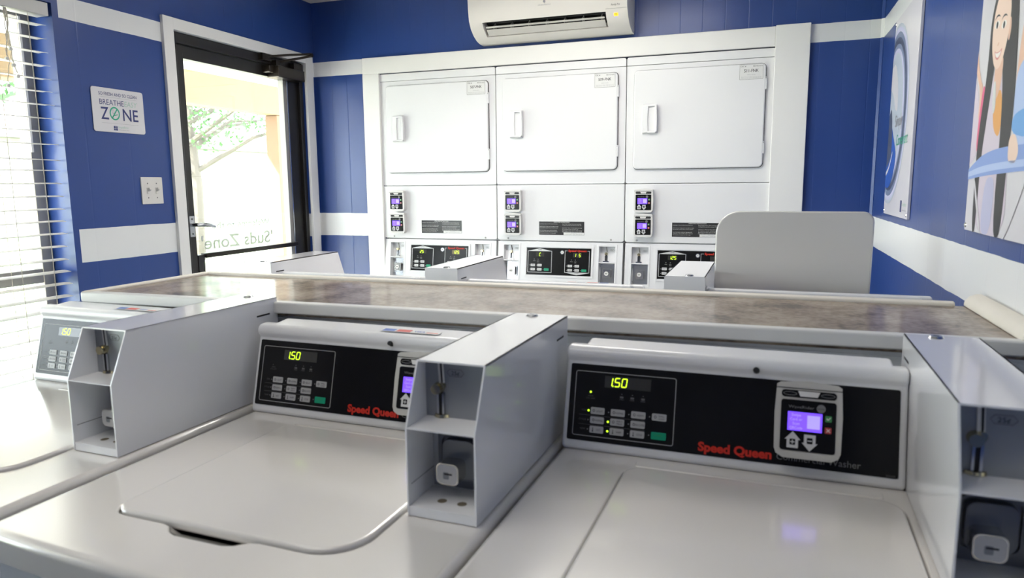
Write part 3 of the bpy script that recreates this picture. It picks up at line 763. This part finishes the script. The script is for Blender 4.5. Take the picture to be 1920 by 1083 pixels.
def dryer(x0, w, number, dleft, dright, label, warm=False):
    r = thing('stacked_dryer', label, 'dryer', (x0+w/2, YB+.33, 0), group='stacked coin dryers')
    B = Matrix.Translation((-(x0+w/2), -(YB+.33), 0))
    g = .002
    FM = B @ FR((0, YB, 0), (1, 0, 0), (0, 0, 1))          # w towards the room
    X0, X1 = x0+g, x0+w-g
    b = MB(B).m('dryer_white').box(X0+.003, X1-.003, YB+.03, YB+.70, .02, 1.965); b.m('gap').box(X0+.02, X1-.02, YB+.06, YB+.66, 0, .02)
    b.build('cabinet', r)
    b = MB(FM).m('dryer_white').rr(X0, X1, 1.934, 1.973, -.03, .006, (.002, .002, .010, .010)); b.build('top_trim', r, bevel=.004)
    b = MB(FM).m('dryer_white')
    D0, D1, Z0, Z1 = x0+.040, x0+w-.040, 1.437, 1.907
    b.rr(X0, X1, 1.3675, 1.932, -.03, .004, (.008, .008, .002, .002)); b.m('gap').prism(rrpts(D0-.0025, D1+.0025, Z0-.0025, Z1+.0025, (.020, .024, .024, .020)), .004, .0044)
    b.build('front_panel', r, bevel=.003)
    b = MB(FM).m('dryer_white').prism(rrpts(D0, D1, Z0, Z1, (.018, .022, .022, .018), 6), .0044, .020)
    dr = b.build('door', r, bevel=.006, seg=3)
    # pull handle
    hx, hz = D0+.040, 1.606
    b = MB(FM).m('dryer_white')
    b.prism([(hx+.004, hz), (hx+.076, hz), (hx+.078, hz+.07), (hx+.074, hz+.140), (hx+.006, hz+.140), (hx, hz+.07)], .020, .026)
    hp = [(hx+.066, hz+.005), (hx+.077, hz+.008), (hx+.078, hz+.07), (hx+.075, hz+.134), (hx+.064, hz+.137), (hx+.067, hz+.07)]
    b.prism(hp, .026, .044); b.prism([(hx+.004, hz+.002), (hx+.034, hz+.006), (hx+.030, hz+.07), (hx+.034, hz+.134), (hx+.006, hz+.138), (hx, hz+.07)], .026, .033)
    b.prism([(hx+.030, hz+.002), (hx+.070, hz+.002), (hx+.070, hz+.012), (hx+.030, hz+.012)], .026, .036); b.prism([(hx+.030, hz+.128), (hx+.070, hz+.128), (hx+.070, hz+.138), (hx+.030, hz+.138)], .026, .036)
    b.build('handle', dr, bevel=.003, seg=3)
    for zz in (1.50, 1.79):
        b = MB(FM).m('dryer_white').box(D1-.003, D1+.004, zz, zz+.055, .004, .019); b.m('gap').cyl(D1+.0005, zz+.05, .019, .0195, .002, n=8); b.build('hinge', dr, bevel=.001)
    # number label
    lx1 = D1-.012; lx0 = lx1-.105
    b = MB(FM).m('label_white').rr(lx0, lx1, 1.836, 1.905, .0201, .0206, .003); w_ = .0209
    b.m('black_print').frame_line(lx0+.001, lx1-.001, 1.837, 1.904, .0008, .0206, w_, .002)
    b.text('CSC #', lx0+.005, 1.893, .006, w_, 'l', bold=.01, width=.024); b.text('800-762-0272', lx1-.005, 1.893, .005, w_, 'r', width=.040)
    b.text(number, (lx0+lx1)/2, 1.869, .0135, w_, bold=.01, width=.064)
    b.m('grey_print').text('Call for service', (lx0+lx1)/2, 1.856, .004, w_, width=.036)
    for q in range(2): b.text('Please have this number ready when you call', (lx0+lx1)/2, 1.847-.005*q, .003, w_, width=.088)
    b.build('number_label', dr)
    # lower access panel
    b = MB(FM).m('dryer_white').rr(X0, X1, 1.073, 1.3645, -.03, .006, (.012, .012, .004, .004)); ap = b.build('access_panel', r, bevel=.004, seg=3)
    for u in (x0+.060, x0+w-.070):
        b = MB(FM).m('dryer_white').disc(u, 1.088, .0062, .014, .011); b.m('line_grey').cyl(u+.002, 1.084, .006, .008, .005, .004); b.build('panel_screw', ap)
    lx0 = x0+.236; lx1 = lx0+.243
    b = MB(FM).m('label_black').box(lx0, lx1, 1.105, 1.1745, .0061, .0068); w_ = .0071
    b.m('label_white').text('OPERATING INSTRUCTIONS', (lx0+lx1)/2, 1.1685, .0045, w_, bold=.01, width=.085)
    rn = random.Random(5)
    lines = [('Load dryer. Clean lint filter before each use.', 0), ('Set temperature selector for fabric type.', 0), ('Insert coins or swipe card, one slide at a time.', 0), ('Push START button. Door must be closed.', 0), ('To add garments open door and press START again.', 0), ('Do not dry articles cleaned with flammable fluids.', 0)]
    for q in range(8):
        s_ = lines[q % 6][0]
        if q not in (1, 4): b.text(s_, lx0+.004, 1.1605-.0068*q, .0032, w_, 'l', width=.085+.018*rn.random())
        if q not in (2, 7) and q < 7: b.text(lines[(q+3) % 6][0], lx0+.126, 1.1605-.0068*q, .0032, w_, 'l', width=.085+.022*rn.random())
    b.box(lx0+.133, lx1-.001, 1.106, 1.1185, .0068, .0071)
    b.m('grey_print').text('IMPORTANT', lx0+.188, 1.1135, .003, w_+.0002, width=.028); b.text('4006 4007 4008 4009 4010', lx0+.188, 1.1085, .003, w_+.0002, width=.085)
    b.build('instruction_label', ap)
    for zz in (1.1085, 1.2305): card_reader(r, FM @ Matrix.Translation((x0+.0975, zz, .006)), 'reader_white')
    # sloped control housing
    th = .13
    v = Vector((0, -math.sin(th), -math.cos(th)))*-1
    CM = B @ FR((0, YB-.004, 1.069), (1, 0, 0), (0, math.sin(th), math.cos(th)))     # v measured down as negative
    b = MB(CM).m('dryer_white')
    V0 = -.226
    holes = [(x0+.030, x0+.133, -.219, -.010), (x0+w-.138, x0+w-.035, -.219, -.010)]
    us = sorted({X0+.004, X1-.004, *[h[0] for h in holes], *[h[1] for h in holes]})
    for i in range(len(us)-1):
        a, c = us[i], us[i+1]
        hh = [h for h in holes if h[0] <= (a+c)/2 <= h[1]]
        if hh: b.box(a, c, hh[0][3], 0, -.035, 0); b.box(a, c, V0, hh[0][2], -.035, 0)
        else: b.box(a, c, V0, 0, -.035, 0)
    b.build('control_housing', r)
    for h in holes: coin_recess(r, CM, h[0]+.010, h[1]-.010, h[2]+.010, h[3]-.010)
    p0 = x0+.170; p1 = p0+.348; q0, q1 = -.175, -.033
    b = MB(CM).m('dryer_white').frame_line(p0-.012, p1+.012, q0-.012, q1+.012, .010, 0, .003, .006)
    b.m('fascia_black').box(p0, p1, q0, q1, 0, .0012); w_ = .0015
    L0, L1 = p0+.006, p0+.138; R0, R1 = p0+.208, p0+.340
    # left: roof-shaped outline; right: keel-shaped outline
    def outline(pts):
        c = (sum(p[0] for p in pts)/len(pts), sum(p[1] for p in pts)/len(pts))
        i_ = [(c[0]+(x-c[0])*(1-.0022/abs(L1-L0)*2), c[1]+(y-c[1])*(1-.004/.12)) for x, y in pts]
        b.ring(pts[::-1], i_[::-1], .0012, w_)
    b.m('line_silver')
    outline([(L0, q0+.012), (L0, q1-.016), (L1, q1-.016), (L1, q0+.012)])
    b.poly([(L0+.002, q1-.016), (L1-.002, q1-.016), ((L0+L1)/2, q1-.003)], w_)
    outline([(R0, q0+.016), (R0, q1-.012), (R1, q1-.012), (R1, q0+.016)])
    b.poly([(R0+.002, q0+.016), ((R0+R1)/2, q0+.003), (R1-.002, q0+.016)], w_)
    b.m('black_print').text('UPPER', (L0+L1)/2, q1-.012, .005, w_+.0002, width=.02); b.text('LOWER', (R0+R1)/2, q0+.010, .005, w_+.0002, width=.02)
    b.m('fascia_black').box(R0+.014, R1-.012, q1-.020, q1-.004, w_-.0002, w_+.0001)
    b.m('logo_red').text('Speed Queen', (R0+R1)/2+.001, q1-.0175, .0105, w_+.0003, bold=.03, width=.098)
    b.m('line_grey')
    for a in (L0, R0):
        for k in (0, 1): b.disc(a+.036+.021*k, q1-.060, w_, .0018, n=8); b.text(('DRYING', 'COOL')[k], a+.036+.021*k, q1-.071, .0042, w_, width=.013)
        b.text('DOWN', a+.057, q1-.077, .0036, w_, width=.010)
        for (du, dv) in ((.0, 0), (.037, 0), (0, -.022), (.037, -.022), (.074, -.022)): b.disc(a+.012+du, q0+.050+dv, w_, .0018, n=8)
    cp = b.build('control_panel', r)
    for a, txt, wm in ((L0, dleft, False), (R0, dright, warm)):
        b = MB(CM).m('display_warm' if wm else 'display_glass').box(a+.044, a+.090, q1-.046, q1-.024, .0012, w_+.0003)
        if txt:
            b.m('led_on'); 
            for k, ch in enumerate(txt):
                if ch != ' ': b.seg7(ch, a+.050+.0125*k, q1-.043, .0155, w_+.0006, .008)
        b.build('display', cp)
        for (du, dv, s_) in ((0, 0, 'HIGH'), (.037, 0, 'LOW'), (0, -.022, 'MED'), (.037, -.022, 'DELICATE')):
            b = MB(CM).m('key_white').rr(a+.017+du, a+.041+du, q0+.044+dv, q0+.057+dv, w_, w_+.0015, .002)
            b.m('dark').text(s_, a+.029+du, q0+.0485+dv, .0045, w_+.0017, width=.014); b.build('button', cp)
        b = MB(CM).m('start_green').rr(a+.091, a+.117, q0+.022, q0+.035, w_, w_+.0015, .002); b.m('ok_green').text('START', a+.104, q0+.0265, .0045, w_+.0017, width=.016); b.build('start_button', cp)
    b = MB(CM).m('steel').cyl((L1+R0)/2+.021, q1-.022, .0012, .004, .0105); b.m('label_white').cyl((L1+R0)/2+.021, q1-.022, .004, .0045, .0075); b.m('dark').box((L1+R0)/2+.017, (L1+R0)/2+.024, q1-.023, q1-.021, .0045, .0048); b.build('key_lock', cp)
    # lower dryer
    b = MB(FM).m('dryer_white').rr(X0, X1, .10, .842, -.03, .028, .006); b.m('gap').prism(rrpts(D0-.0025, D1+.0025, .2475, .7525, .02), .028, .0284); b.build('lower_panel', r, bevel=.003)
    b = MB(FM).m('dryer_white').prism(rrpts(D0, D1, .25, .75, .02), .0284, .043); dl = b.build('door', r, bevel=.005)
    b = MB(FM).m('dryer_white').box(hx+.064, hx+.077, .44, .58, .043, .066); b.box(hx, hx+.064, .44, .58, .043, .049); b.build('handle', dl, bevel=.003)
    return r
PD = .686
D1X = -1.0195
dryer(D1X-PD, PD, '507-FNK', '25', '125', 'left stacked dryer, labelled 507-FNK, next to the glass door', warm=True)
dryer(D1X, PD, '509-FNK', ' C', '1 5', 'middle stacked dryer, labelled 509-FNK, under the air conditioner')
dryer(D1X+PD, PD-.002, '511-FNK', '125', '', 'right stacked dryer, labelled 511-FNK, beside the wide white post')

# ---------------------------------------------------------------- air conditioner
ac = thing('air_conditioner', 'white wall-mounted split air conditioner above the dryers', 'air conditioner', (-.69, YB, 2.08))
AM = Matrix.Translation((.69, -YB, -2.08)) @ FR((0, 0, 0), (0, 1, 0), (0, 0, 1))
P0 = [(2.300, 2.0800), (2.245, 2.0815), (2.205, 2.0890), (2.165, 2.1060), (2.130, 2.1320), (2.108, 2.165), (2.098, 2.215), (2.092, 2.30), (2.098, 2.345), (2.12, 2.365), (2.16, 2.372), (2.300, 2.372)]
P1 = [(2.300, 2.0800), (2.245, 2.0815), (2.205, 2.0890), (2.182, 2.0985), (2.215, 2.128), (2.205, 2.165), (2.170, 2.170), (2.1145, 2.1545), (2.108, 2.165), (2.098, 2.215), (2.092, 2.30), (2.098, 2.345), (2.12, 2.365), (2.16, 2.372), (2.300, 2.372)]
b = MB(AM).m('ac_white'); b.prism(P0, -1.085, -1.018); b.prism(P1, -1.018, -.402); b.prism(P0, -.402, -.300)
hs = b.build('housing', ac, smooth=28)
b = MB(AM).m('dark').prism([(2.212, 2.127), (2.203, 2.163), (2.172, 2.168), (2.175, 2.158), (2.196, 2.156), (2.205, 2.125)], -1.0175, -.4025); b.build('air_outlet', ac)
b = MB(AM).m('ac_blade').prism([(2.150, 2.1265), (2.153, 2.1290), (2.184, 2.1060), (2.181, 2.1020)], -1.008, -.412)
b.prism([(2.136, 2.1375), (2.138, 2.1395), (2.146, 2.1335), (2.144, 2.1315)], -1.008, -.412); b.build('louver', ac, bevel=.0008)
for k in range(7):
    u = -.97+.090*k
    b = MB(AM).m('ac_grey').prism([(2.140, 2.137), (2.172, 2.160), (2.196, 2.150), (2.180, 2.118), (2.158, 2.124)], u-.0015, u+.0015); b.build('vane', ac)
AF = Matrix.Translation((.69, -YB, -2.08)) @ FR((0, 2.0970, 0), (1, 0, 0), (0, 0, 1))
b = MB(AF).m('grey_print').poly([(-.700, 2.2225), (-.693, 2.214), (-.686, 2.2225), (-.693, 2.232)], .003); b.text('FRIEDRICH', -.693, 2.204, .005, .0035, width=.060); b.build('brand_mark', ac)
AF2 = Matrix.Translation((.69, -YB, -2.08)) @ FR((0, 2.107, 2.165), (1, 0, 0), (0, -.20, .98))
b = MB(AF2).m('dark').text('Family Pro', -.355, .012, .008, .0008, shear=.25, width=.040)
b.build('model_script', ac)
AF3 = Matrix.Translation((.69, -YB, -2.08)) @ FR((0, 2.130, 2.132), (1, 0, 0), (0, -.555, .832))
b = MB(AF3).m('ac_amber').rr(-.365, -.345, .004, .018, .0006, .0012, .002); b.m('dark').text('73', -.355, .007, .008, .0014, bold=.02, width=.012); b.m('lcd_light').disc(-.356, -.004, .001, .002, n=8); b.build('temperature_display', ac)
b = MB(AM).m('line_grey').prism([(2.1072, 2.164), (2.1082, 2.1655), (2.1086, 2.1655), (2.1076, 2.164)], -.401, -.301); b.build('panel_seam', ac)

# ---------------------------------------------------------------- posters on the right wall
def soften(P, k=2):
    for _ in range(k):
        Q = []
        for i in range(len(P)):
            a, c = P[i], P[(i+1) % len(P)]
            if abs(a[0]-c[0]) < 1e-6 and abs(abs(a[0])-.275) < .003: Q += [a, c]; continue     # edges cut by the board stay straight
            Q += [(a[0]*.78+c[0]*.22, a[1]*.78+c[1]*.22), (a[0]*.22+c[0]*.78, a[1]*.22+c[1]*.78)]
        P = Q
    return P
def cfill(b, P, w, m): b.m(m).polyt(soften(P), .0104+(w-.0104)*.3)
PO = dict(category='poster')
p1 = thing('wall_poster', 'tall white poster of a washer drum, deeper along the right wall', 'poster', (wxr(1.596), 1.596, 1.5948), -TL_, group='posters on the right wall')
QM = FR((0, 0, 0), (0, -1, 0), (0, 0, 1))
p1.scale = (.978,)*3
MB(QM).m('poster_white').box(-.275, .275, -.360, .375, .001, .010).build('board', p1, bevel=.001)
b = MB(QM); w_ = .0104
def ell(cu, cv, a, bb, w, m, clip=-.275, n=40):
    P = [(max(cu+a*math.cos(2*PI*k/n), clip), cv+bb*math.sin(2*PI*k/n)) for k in range(n)]
    b.m(m).poly(P, .0104+(w-.0104)*.3)
for k, (a, bb, m_) in enumerate(((.335, .335, 'drum_pale'), (.322, .322, 'lilac'), (.305, .305, 'drum_mid'), (.285, .285, 'drum_dark'), (.262, .262, 'drum_mid'), (.240, .245, 'lilac'), (.215, .230, 'drum_pale'))):
    ell(-.19, .015, a, bb, w_+.0003*k, m_)
cfill(b, [(-.275, -.06), (-.20, -.02), (-.12, -.08), (-.05, -.13), (-.06, -.18), (-.13, -.24), (-.2, -.262), (-.275, -.255)], w_+.0024, 'drum_blue')
cfill(b, [(-.275, .02), (-.23, .05), (-.19, -.02), (-.16, -.11), (-.2, -.16), (-.275, -.18)], w_+.0027, 'drum_dark')
cfill(b, [(-.275, -.20), (-.2, -.175), (-.14, -.12), (-.13, -.125), (-.195, -.187), (-.275, -.213)], w_+.0030, 'poster_white')
cfill(b, [(-.275, .20), (-.19, .21), (-.1, .12), (-.08, .02), (-.14, .03), (-.2, .09), (-.275, .12)], w_+.0024, 'poster_white')
b.m('grey_print').text('Simply', -.115, -.035, .044, w_+.0014, 'l', width=.17)
b.m('green_print').text('Convenient', -.055, -.105, .040, w_+.0014, 'l', width=.24)
b.m('navy_print').rr(.125, .155, -.340, -.300, w_, w_+.0003, .001); b.m('pale_green_print').text('SimplyBetter', .165, -.318, .012, w_, 'l', width=.085); b.m('grey_print').text('Simple laundry living', .165, -.335, .006, w_, 'l', width=.085)
b.build('poster_print', p1)
for (u, v) in ((-.262, -.347), (.262, -.347), (-.262, .362), (.262, .362)):
    MB(QM).m('chrome').cyl(u, v, .010, .013, .006, .004, n=12).build('mounting_screw', p1)
p2 = thing('wall_poster', 'poster of a dark-haired woman at a blue ironing board, nearest on the right wall', 'poster', (wxr(.311), .311, 1.5847), -TL_, group='posters on the right wall')
p2.scale = (.935,)*3
MB(QM).m('poster_white').box(-.277, .277, -.350, .365, .001, .010).build('board', p2, bevel=.001)
b = MB(QM); S = lambda L: [(.42-y, z-1.60) for y, z in L]
cfill(b, S([(.697, 1.60), (.66, 1.55), (.625, 1.50), (.64, 1.42), (.697, 1.40)]), w_, 'pale_cloth')
cfill(b, S([(.697, 1.66), (.685, 1.63), (.655, 1.59), (.632, 1.575), (.635, 1.53), (.655, 1.49), (.650, 1.56), (.697, 1.61)]), w_+.0003, 'skin')
cfill(b, S([(.59, 1.585), (.44, 1.60), (.40, 1.42), (.38, 1.25), (.62, 1.25), (.64, 1.42), (.62, 1.50)]), w_+.0003, 'pale_cloth')
cfill(b, S([(.632, 1.575), (.610, 1.57), (.608, 1.50), (.640, 1.42), (.652, 1.46)]), w_+.0006, 'pink_cloth')
cfill(b, S([(.538, 1.52), (.49, 1.56), (.46, 1.50), (.475, 1.45), (.52, 1.47)]), w_+.0006, 'orange_cloth')
# hair behind
cfill(b, S([(.565, 1.78), (.606, 1.71), (.604, 1.63), (.612, 1.57), (.632, 1.49), (.640, 1.42), (.628, 1.25), (.600, 1.25), (.597, 1.42), (.580, 1.49), (.560, 1.56), (.55, 1.62), (.50, 1.62), (.480, 1.56), (.465, 1.48), (.462, 1.25), (.405, 1.25), (.398, 1.42), (.390, 1.52), (.400, 1.62), (.415, 1.72), (.45, 1.765), (.50, 1.78)]), w_+.0009, 'hair_dark')
# neck, face, ear
cfill(b, S([(.545, 1.63), (.485, 1.62), (.492, 1.555), (.52, 1.53), (.545, 1.555)]), w_+.0012, 'skin')
cfill(b, S([(.563, 1.745), (.583, 1.715), (.588, 1.675), (.580, 1.640), (.563, 1.612), (.540, 1.596), (.515, 1.597), (.492, 1.615), (.473, 1.645), (.463, 1.675), (.463, 1.71), (.475, 1.74), (.50, 1.757), (.535, 1.76)]), w_+.0015, 'skin_light')
cfill(b, S([(.467, 1.690), (.455, 1.685), (.452, 1.660), (.462, 1.640), (.470, 1.650)]), w_+.0014, 'skin')
for (y, z) in ((.556, 1.690), (.505, 1.681)):
    cfill(b, S([(y+.020, z), (y+.008, z+.009), (y-.010, z+.008), (y-.020, z), (y-.008, z-.007), (y+.010, z-.007)]), w_+.0018, 'tooth'); b.m('hair_dark').disc(.42-y, z-1.60, .0104+.0021*.3, .0075, n=12)
    cfill(b, S([(y+.024, z+.011), (y+.010, z+.021), (y-.008, z+.021), (y-.023, z+.012), (y-.008, z+.017), (y+.010, z+.017)]), w_+.0018, 'hair_dark')
cfill(b, S([(.545, 1.648), (.533, 1.652), (.528, 1.648), (.538, 1.643)]), w_+.0018, 'skin')
cfill(b, S([(.562, 1.640), (.548, 1.632), (.522, 1.631), (.502, 1.637), (.512, 1.622), (.530, 1.614), (.550, 1.620)]), w_+.0018, 'lip')
cfill(b, S([(.556, 1.635), (.545, 1.630), (.522, 1.629), (.509, 1.632), (.517, 1.623), (.531, 1.619), (.547, 1.623)]), w_+.0021, 'tooth')
cfill(b, S([(.545, 1.57), (.53, 1.575), (.515, 1.52), (.53, 1.50), (.545, 1.53)]), w_+.0018, 'line_silver')
# other arm, shirt and hand resting on the board
cfill(b, S([(.372, 1.66), (.35, 1.68), (.34, 1.62), (.37, 1.55), (.39, 1.50), (.385, 1.60)]), w_+.0012, 'skin')
cfill(b, S([(.385, 1.58), (.30, 1.60), (.25, 1.43), (.37, 1.43), (.39, 1.50)]), w_+.0015, 'board_light')
cfill(b, S([(.390, 1.49), (.30, 1.50), (.28, 1.44), (.39, 1.455)]), w_+.0018, 'sky_cloth')
cfill(b, S([(.400, 1.45), (.36, 1.455), (.33, 1.42), (.35, 1.395), (.398, 1.40)]), w_+.0024, 'skin_light')
# board
cfill(b, S([(.697, 1.392), (.640, 1.408), (.58, 1.422), (.46, 1.432), (.145, 1.430), (.145, 1.385), (.34, 1.381), (.55, 1.376), (.697, 1.368)]), w_+.0021, 'board_blue')
cfill(b, S([(.697, 1.385), (.60, 1.396), (.45, 1.402), (.145, 1.405), (.145, 1.392), (.45, 1.388), (.60, 1.381), (.697, 1.374)]), w_+.0024, 'board_light')
cfill(b, S([(.645, 1.368), (.630, 1.368), (.548, 1.250), (.566, 1.250)]), w_+.0024, 'poster_white')
cfill(b, S([(.260, 1.378), (.285, 1.378), (.400, 1.250), (.372, 1.250)]), w_+.0024, 'poster_white')
cfill(b, S([(.55, 1.372), (.47, 1.372), (.48, 1.250), (.56, 1.250)]), w_+.0015, 'lilac')
b.build('poster_print', p2)
for (u, v) in ((-.265, -.338), (.265, -.338), (-.265, .353), (.265, .353)):
    MB(QM).m('chrome').cyl(u, v, .010, .013, .006, .004, n=12).build('mounting_screw', p2)

# ---------------------------------------------------------------- ceiling lamps
for i, (x, y, lab) in enumerate(((-.55, -.95, 'ceiling light panel over the front washers, out above the camera'), (-.55, 1.25, 'ceiling light panel between counter and dryers'))):
    L = thing('ceiling_light', lab, 'ceiling light', (x, y, ZC), group='flush ceiling light panels')
    MB().m('trim_white').box(-.62, .62, -.31, .31, -.03, 0).build('frame', L, bevel=.004)
    MB().m('lamp_diffuser').box(-.59, .59, -.28, .28, -.034, -.0301).build('diffuser', L)
    ld = bpy.data.lights.new('panel_lamp', 'AREA'); ld.shape = 'RECTANGLE'; ld.size = 1.16; ld.size_y = .54; ld.energy = (5, 15)[i]; ld.color = (1., .96, .91)
    lo = bpy.data.objects.new('panel_lamp', ld); COL.objects.link(lo); lo.location = (x, y, ZC-.037)

# ---------------------------------------------------------------- outside
GZ = -.05
struct(MB().m('concrete').box(-30, XL-.171, -14, 30, GZ-.2, GZ).build('ground'))
tg = MB().m('grass').box(-30, -6.2, -14, 30, GZ, GZ+.03).build('lawn'); tg['kind'] = 'stuff'; tg['label'] = 'sunlit grass beyond the covered walkway'; tg['category'] = 'grass'
pr = thing('walkway_roof', 'cream timber walkway roof and fascia beam outside the glass door', 'roof', (-3.4, 2., 2.3))
PMx = Matrix.Translation((3.4, -2., -2.3))
MB(PMx).m('soffit').box(-4.6, XL-.175, -5, 12, 2.47, 2.60).build('roof_deck', pr)
MB(PMx).m('beam_wood').box(-4.28, -4.12, -5, 12, 2.05, 2.315).build('beam', pr, bevel=.01)
MB(PMx).m('soffit').box(-4.26, -4.14, -5, 12, 2.316, 2.468).build('frieze_board', pr)
MB(PMx).m('beam_wood').box(-4.75, -4.60, -5, 12, 2.40, 2.62).build('fascia_board', pr)
for i, (y, lab) in enumerate(((4.62, 'tan timber walkway post seen through the glass door'), (.2, 'tan timber walkway post outside the slatted window'))):
    q = MB().m('post_wood').box(-.07, .07, -.07, .07, 0, 2.098).build('porch_post', None, bevel=.006); q.location = (-4.2, y, GZ); q['label'] = lab; q['category'] = 'post'; q['group'] = 'walkway posts'
def tree(x, y, h, cr, seed, lab):
    rn = random.Random(seed)
    t = thing('tree', lab, 'tree', (x, y, GZ+.045), group='trees outside')
    b = MB().m('bark'); b.tube([(0, 0, 0), (.05, .02, h*.3), (-.05, .06, h*.5), (.03, 0, h*.75)], [.13, .11, .09, .05], 8)
    for k in range(9):
        a = rn.uniform(0, 2*PI); z0 = h*rn.uniform(.35, .6); ln = cr*rn.uniform(.7, 1.1)
        b.tube([(0, 0, z0), (ln*.5*math.cos(a), ln*.5*math.sin(a), z0+.3*ln), (ln*math.cos(a), ln*math.sin(a), z0+.45*ln+rn.uniform(-.2, .3))], [.05, .035, .015], 6)
    b.build('trunk', t)
    b = MB().m('leaf'); 
    for k in range(4200):
        a = rn.uniform(0, 2*PI); ph = rn.uniform(-1, 1); rr_ = cr*rn.random()**.4
        c = Vector((rr_*math.cos(a)*math.sqrt(1-ph*ph), rr_*math.sin(a)*math.sqrt(1-ph*ph), h*.72+ph*rr_*.6))
        d1 = Vector((rn.uniform(-1, 1), rn.uniform(-1, 1), rn.uniform(-1, 1))).normalized()*.055; d2 = d1.cross(Vector((rn.uniform(-1, 1), rn.uniform(-1, 1), rn.uniform(-1, 1)))).normalized()*.026
        b.add([tuple(c-d1), tuple(c+d2), tuple(c+d1), tuple(c-d2)], [(0, 1, 2, 3)])
    b.build('crown', t)
tree(-10., 9.6, 4.6, 2.2, 1, 'leafy tree seen high in the left half of the door glass')
tree(-9.5, 15.4, 5.4, 2.2, 2, 'leafy tree behind the walkway post in the door glass')
tree(-8.2, 3.4, 4.2, 1.7, 3, 'low leafy tree outside the slatted window')
hb = thing('house', 'pale house with dark roof far outside the door', 'house', (-24, 18, GZ+.03))
MB().m('far_wall').box(-3, 3, -9, 9, 0, 2.9).build('house_wall', hb)
MB(FR((0, 0, 0), (1, 0, 0), (0, 0, 1))).m('far_roof').prism([(-3.6, 2.9), (3.6, 2.9), (0, 4.6)], -9.5, 9.5).build('house_roof', hb)

# ---------------------------------------------------------------- light
wd = bpy.data.worlds.new('world'); SC.world = wd; wd.use_nodes = True
nt = wd.node_tree; bg = nt.nodes['Background']
sk = nt.nodes.new('ShaderNodeTexSky'); sk.sky_type = 'HOSEK_WILKIE'; sk.turbidity = 3.0; sk.ground_albedo = .4
sk.sun_direction = Vector((-.5, -.45, .75)).normalized()
mx = nt.nodes.new('ShaderNodeMix'); mx.data_type = 'RGBA'; mx.inputs['Factor'].default_value = .6; mx.inputs['B'].default_value = (.9, .95, 1.0, 1)
nt.links.new(sk.outputs[0], mx.inputs['A']); nt.links.new(mx.outputs['Result'], bg.inputs['Color'])
bg.inputs['Strength'].default_value = 12.5
sd = bpy.data.lights.new('sun', 'SUN'); sd.energy = 28.; sd.angle = .01; sd.color = (1, .95, .87)
so = bpy.data.objects.new('sun', sd); COL.objects.link(so); so.rotation_euler = Vector((-.5, -.45, .75)).to_track_quat('Z', 'Y').to_euler(); so.location = (-6, -4, 8)
def portal(loc, rot, sx, sy):
    l = bpy.data.lights.new('daylight_portal', 'AREA'); l.shape = 'RECTANGLE'; l.size = sx; l.size_y = sy; l.cycles.is_portal = True
    o = bpy.data.objects.new('daylight_portal', l); COL.objects.link(o); o.location = loc; o.rotation_euler = rot
portal((XL-.20, (WIN[0]+WIN[1])/2, (WIN[2]+WIN[3])/2), (0, -PI/2, 0), WIN[3]-WIN[2], WIN[1]-WIN[0])
portal((XL-.20, 1.74, 1.05), (0, -PI/2, 0), 1.9, .85)

# ---------------------------------------------------------------- camera
yaw, pitch, roll = math.radians(19.6227), math.radians(8.3685), math.radians(-.5038)
fw = Vector((-math.sin(yaw)*math.cos(pitch), math.cos(yaw)*math.cos(pitch), -math.sin(pitch)))
rt = Vector((math.cos(yaw), math.sin(yaw), 0)); up = rt.cross(fw)
r2 = rt*math.cos(roll)+up*math.sin(roll); u2 = -rt*math.sin(roll)+up*math.cos(roll)
cd = bpy.data.cameras.new('camera'); cd.sensor_width = 36; cd.lens = 1324.28/1920*36; cd.clip_start = .05
co = bpy.data.objects.new('camera', cd); COL.objects.link(co)
M = Matrix.Identity(4)
for i in range(3): M[i][0] = r2[i]; M[i][1] = u2[i]; M[i][2] = -fw[i]
M.translation = Vector((.3285, -1.2581, 1.3645)); co.matrix_world = M
cd.dof.use_dof = True; cd.dof.focus_distance = 2.9; cd.dof.aperture_fstop = 6.3
SC.camera = co
SC.view_settings.view_transform = 'Standard'; SC.view_settings.look = 'None'; SC.view_settings.gamma = 1; SC.view_settings.use_curve_mapping = False
SC.view_settings.exposure = .56
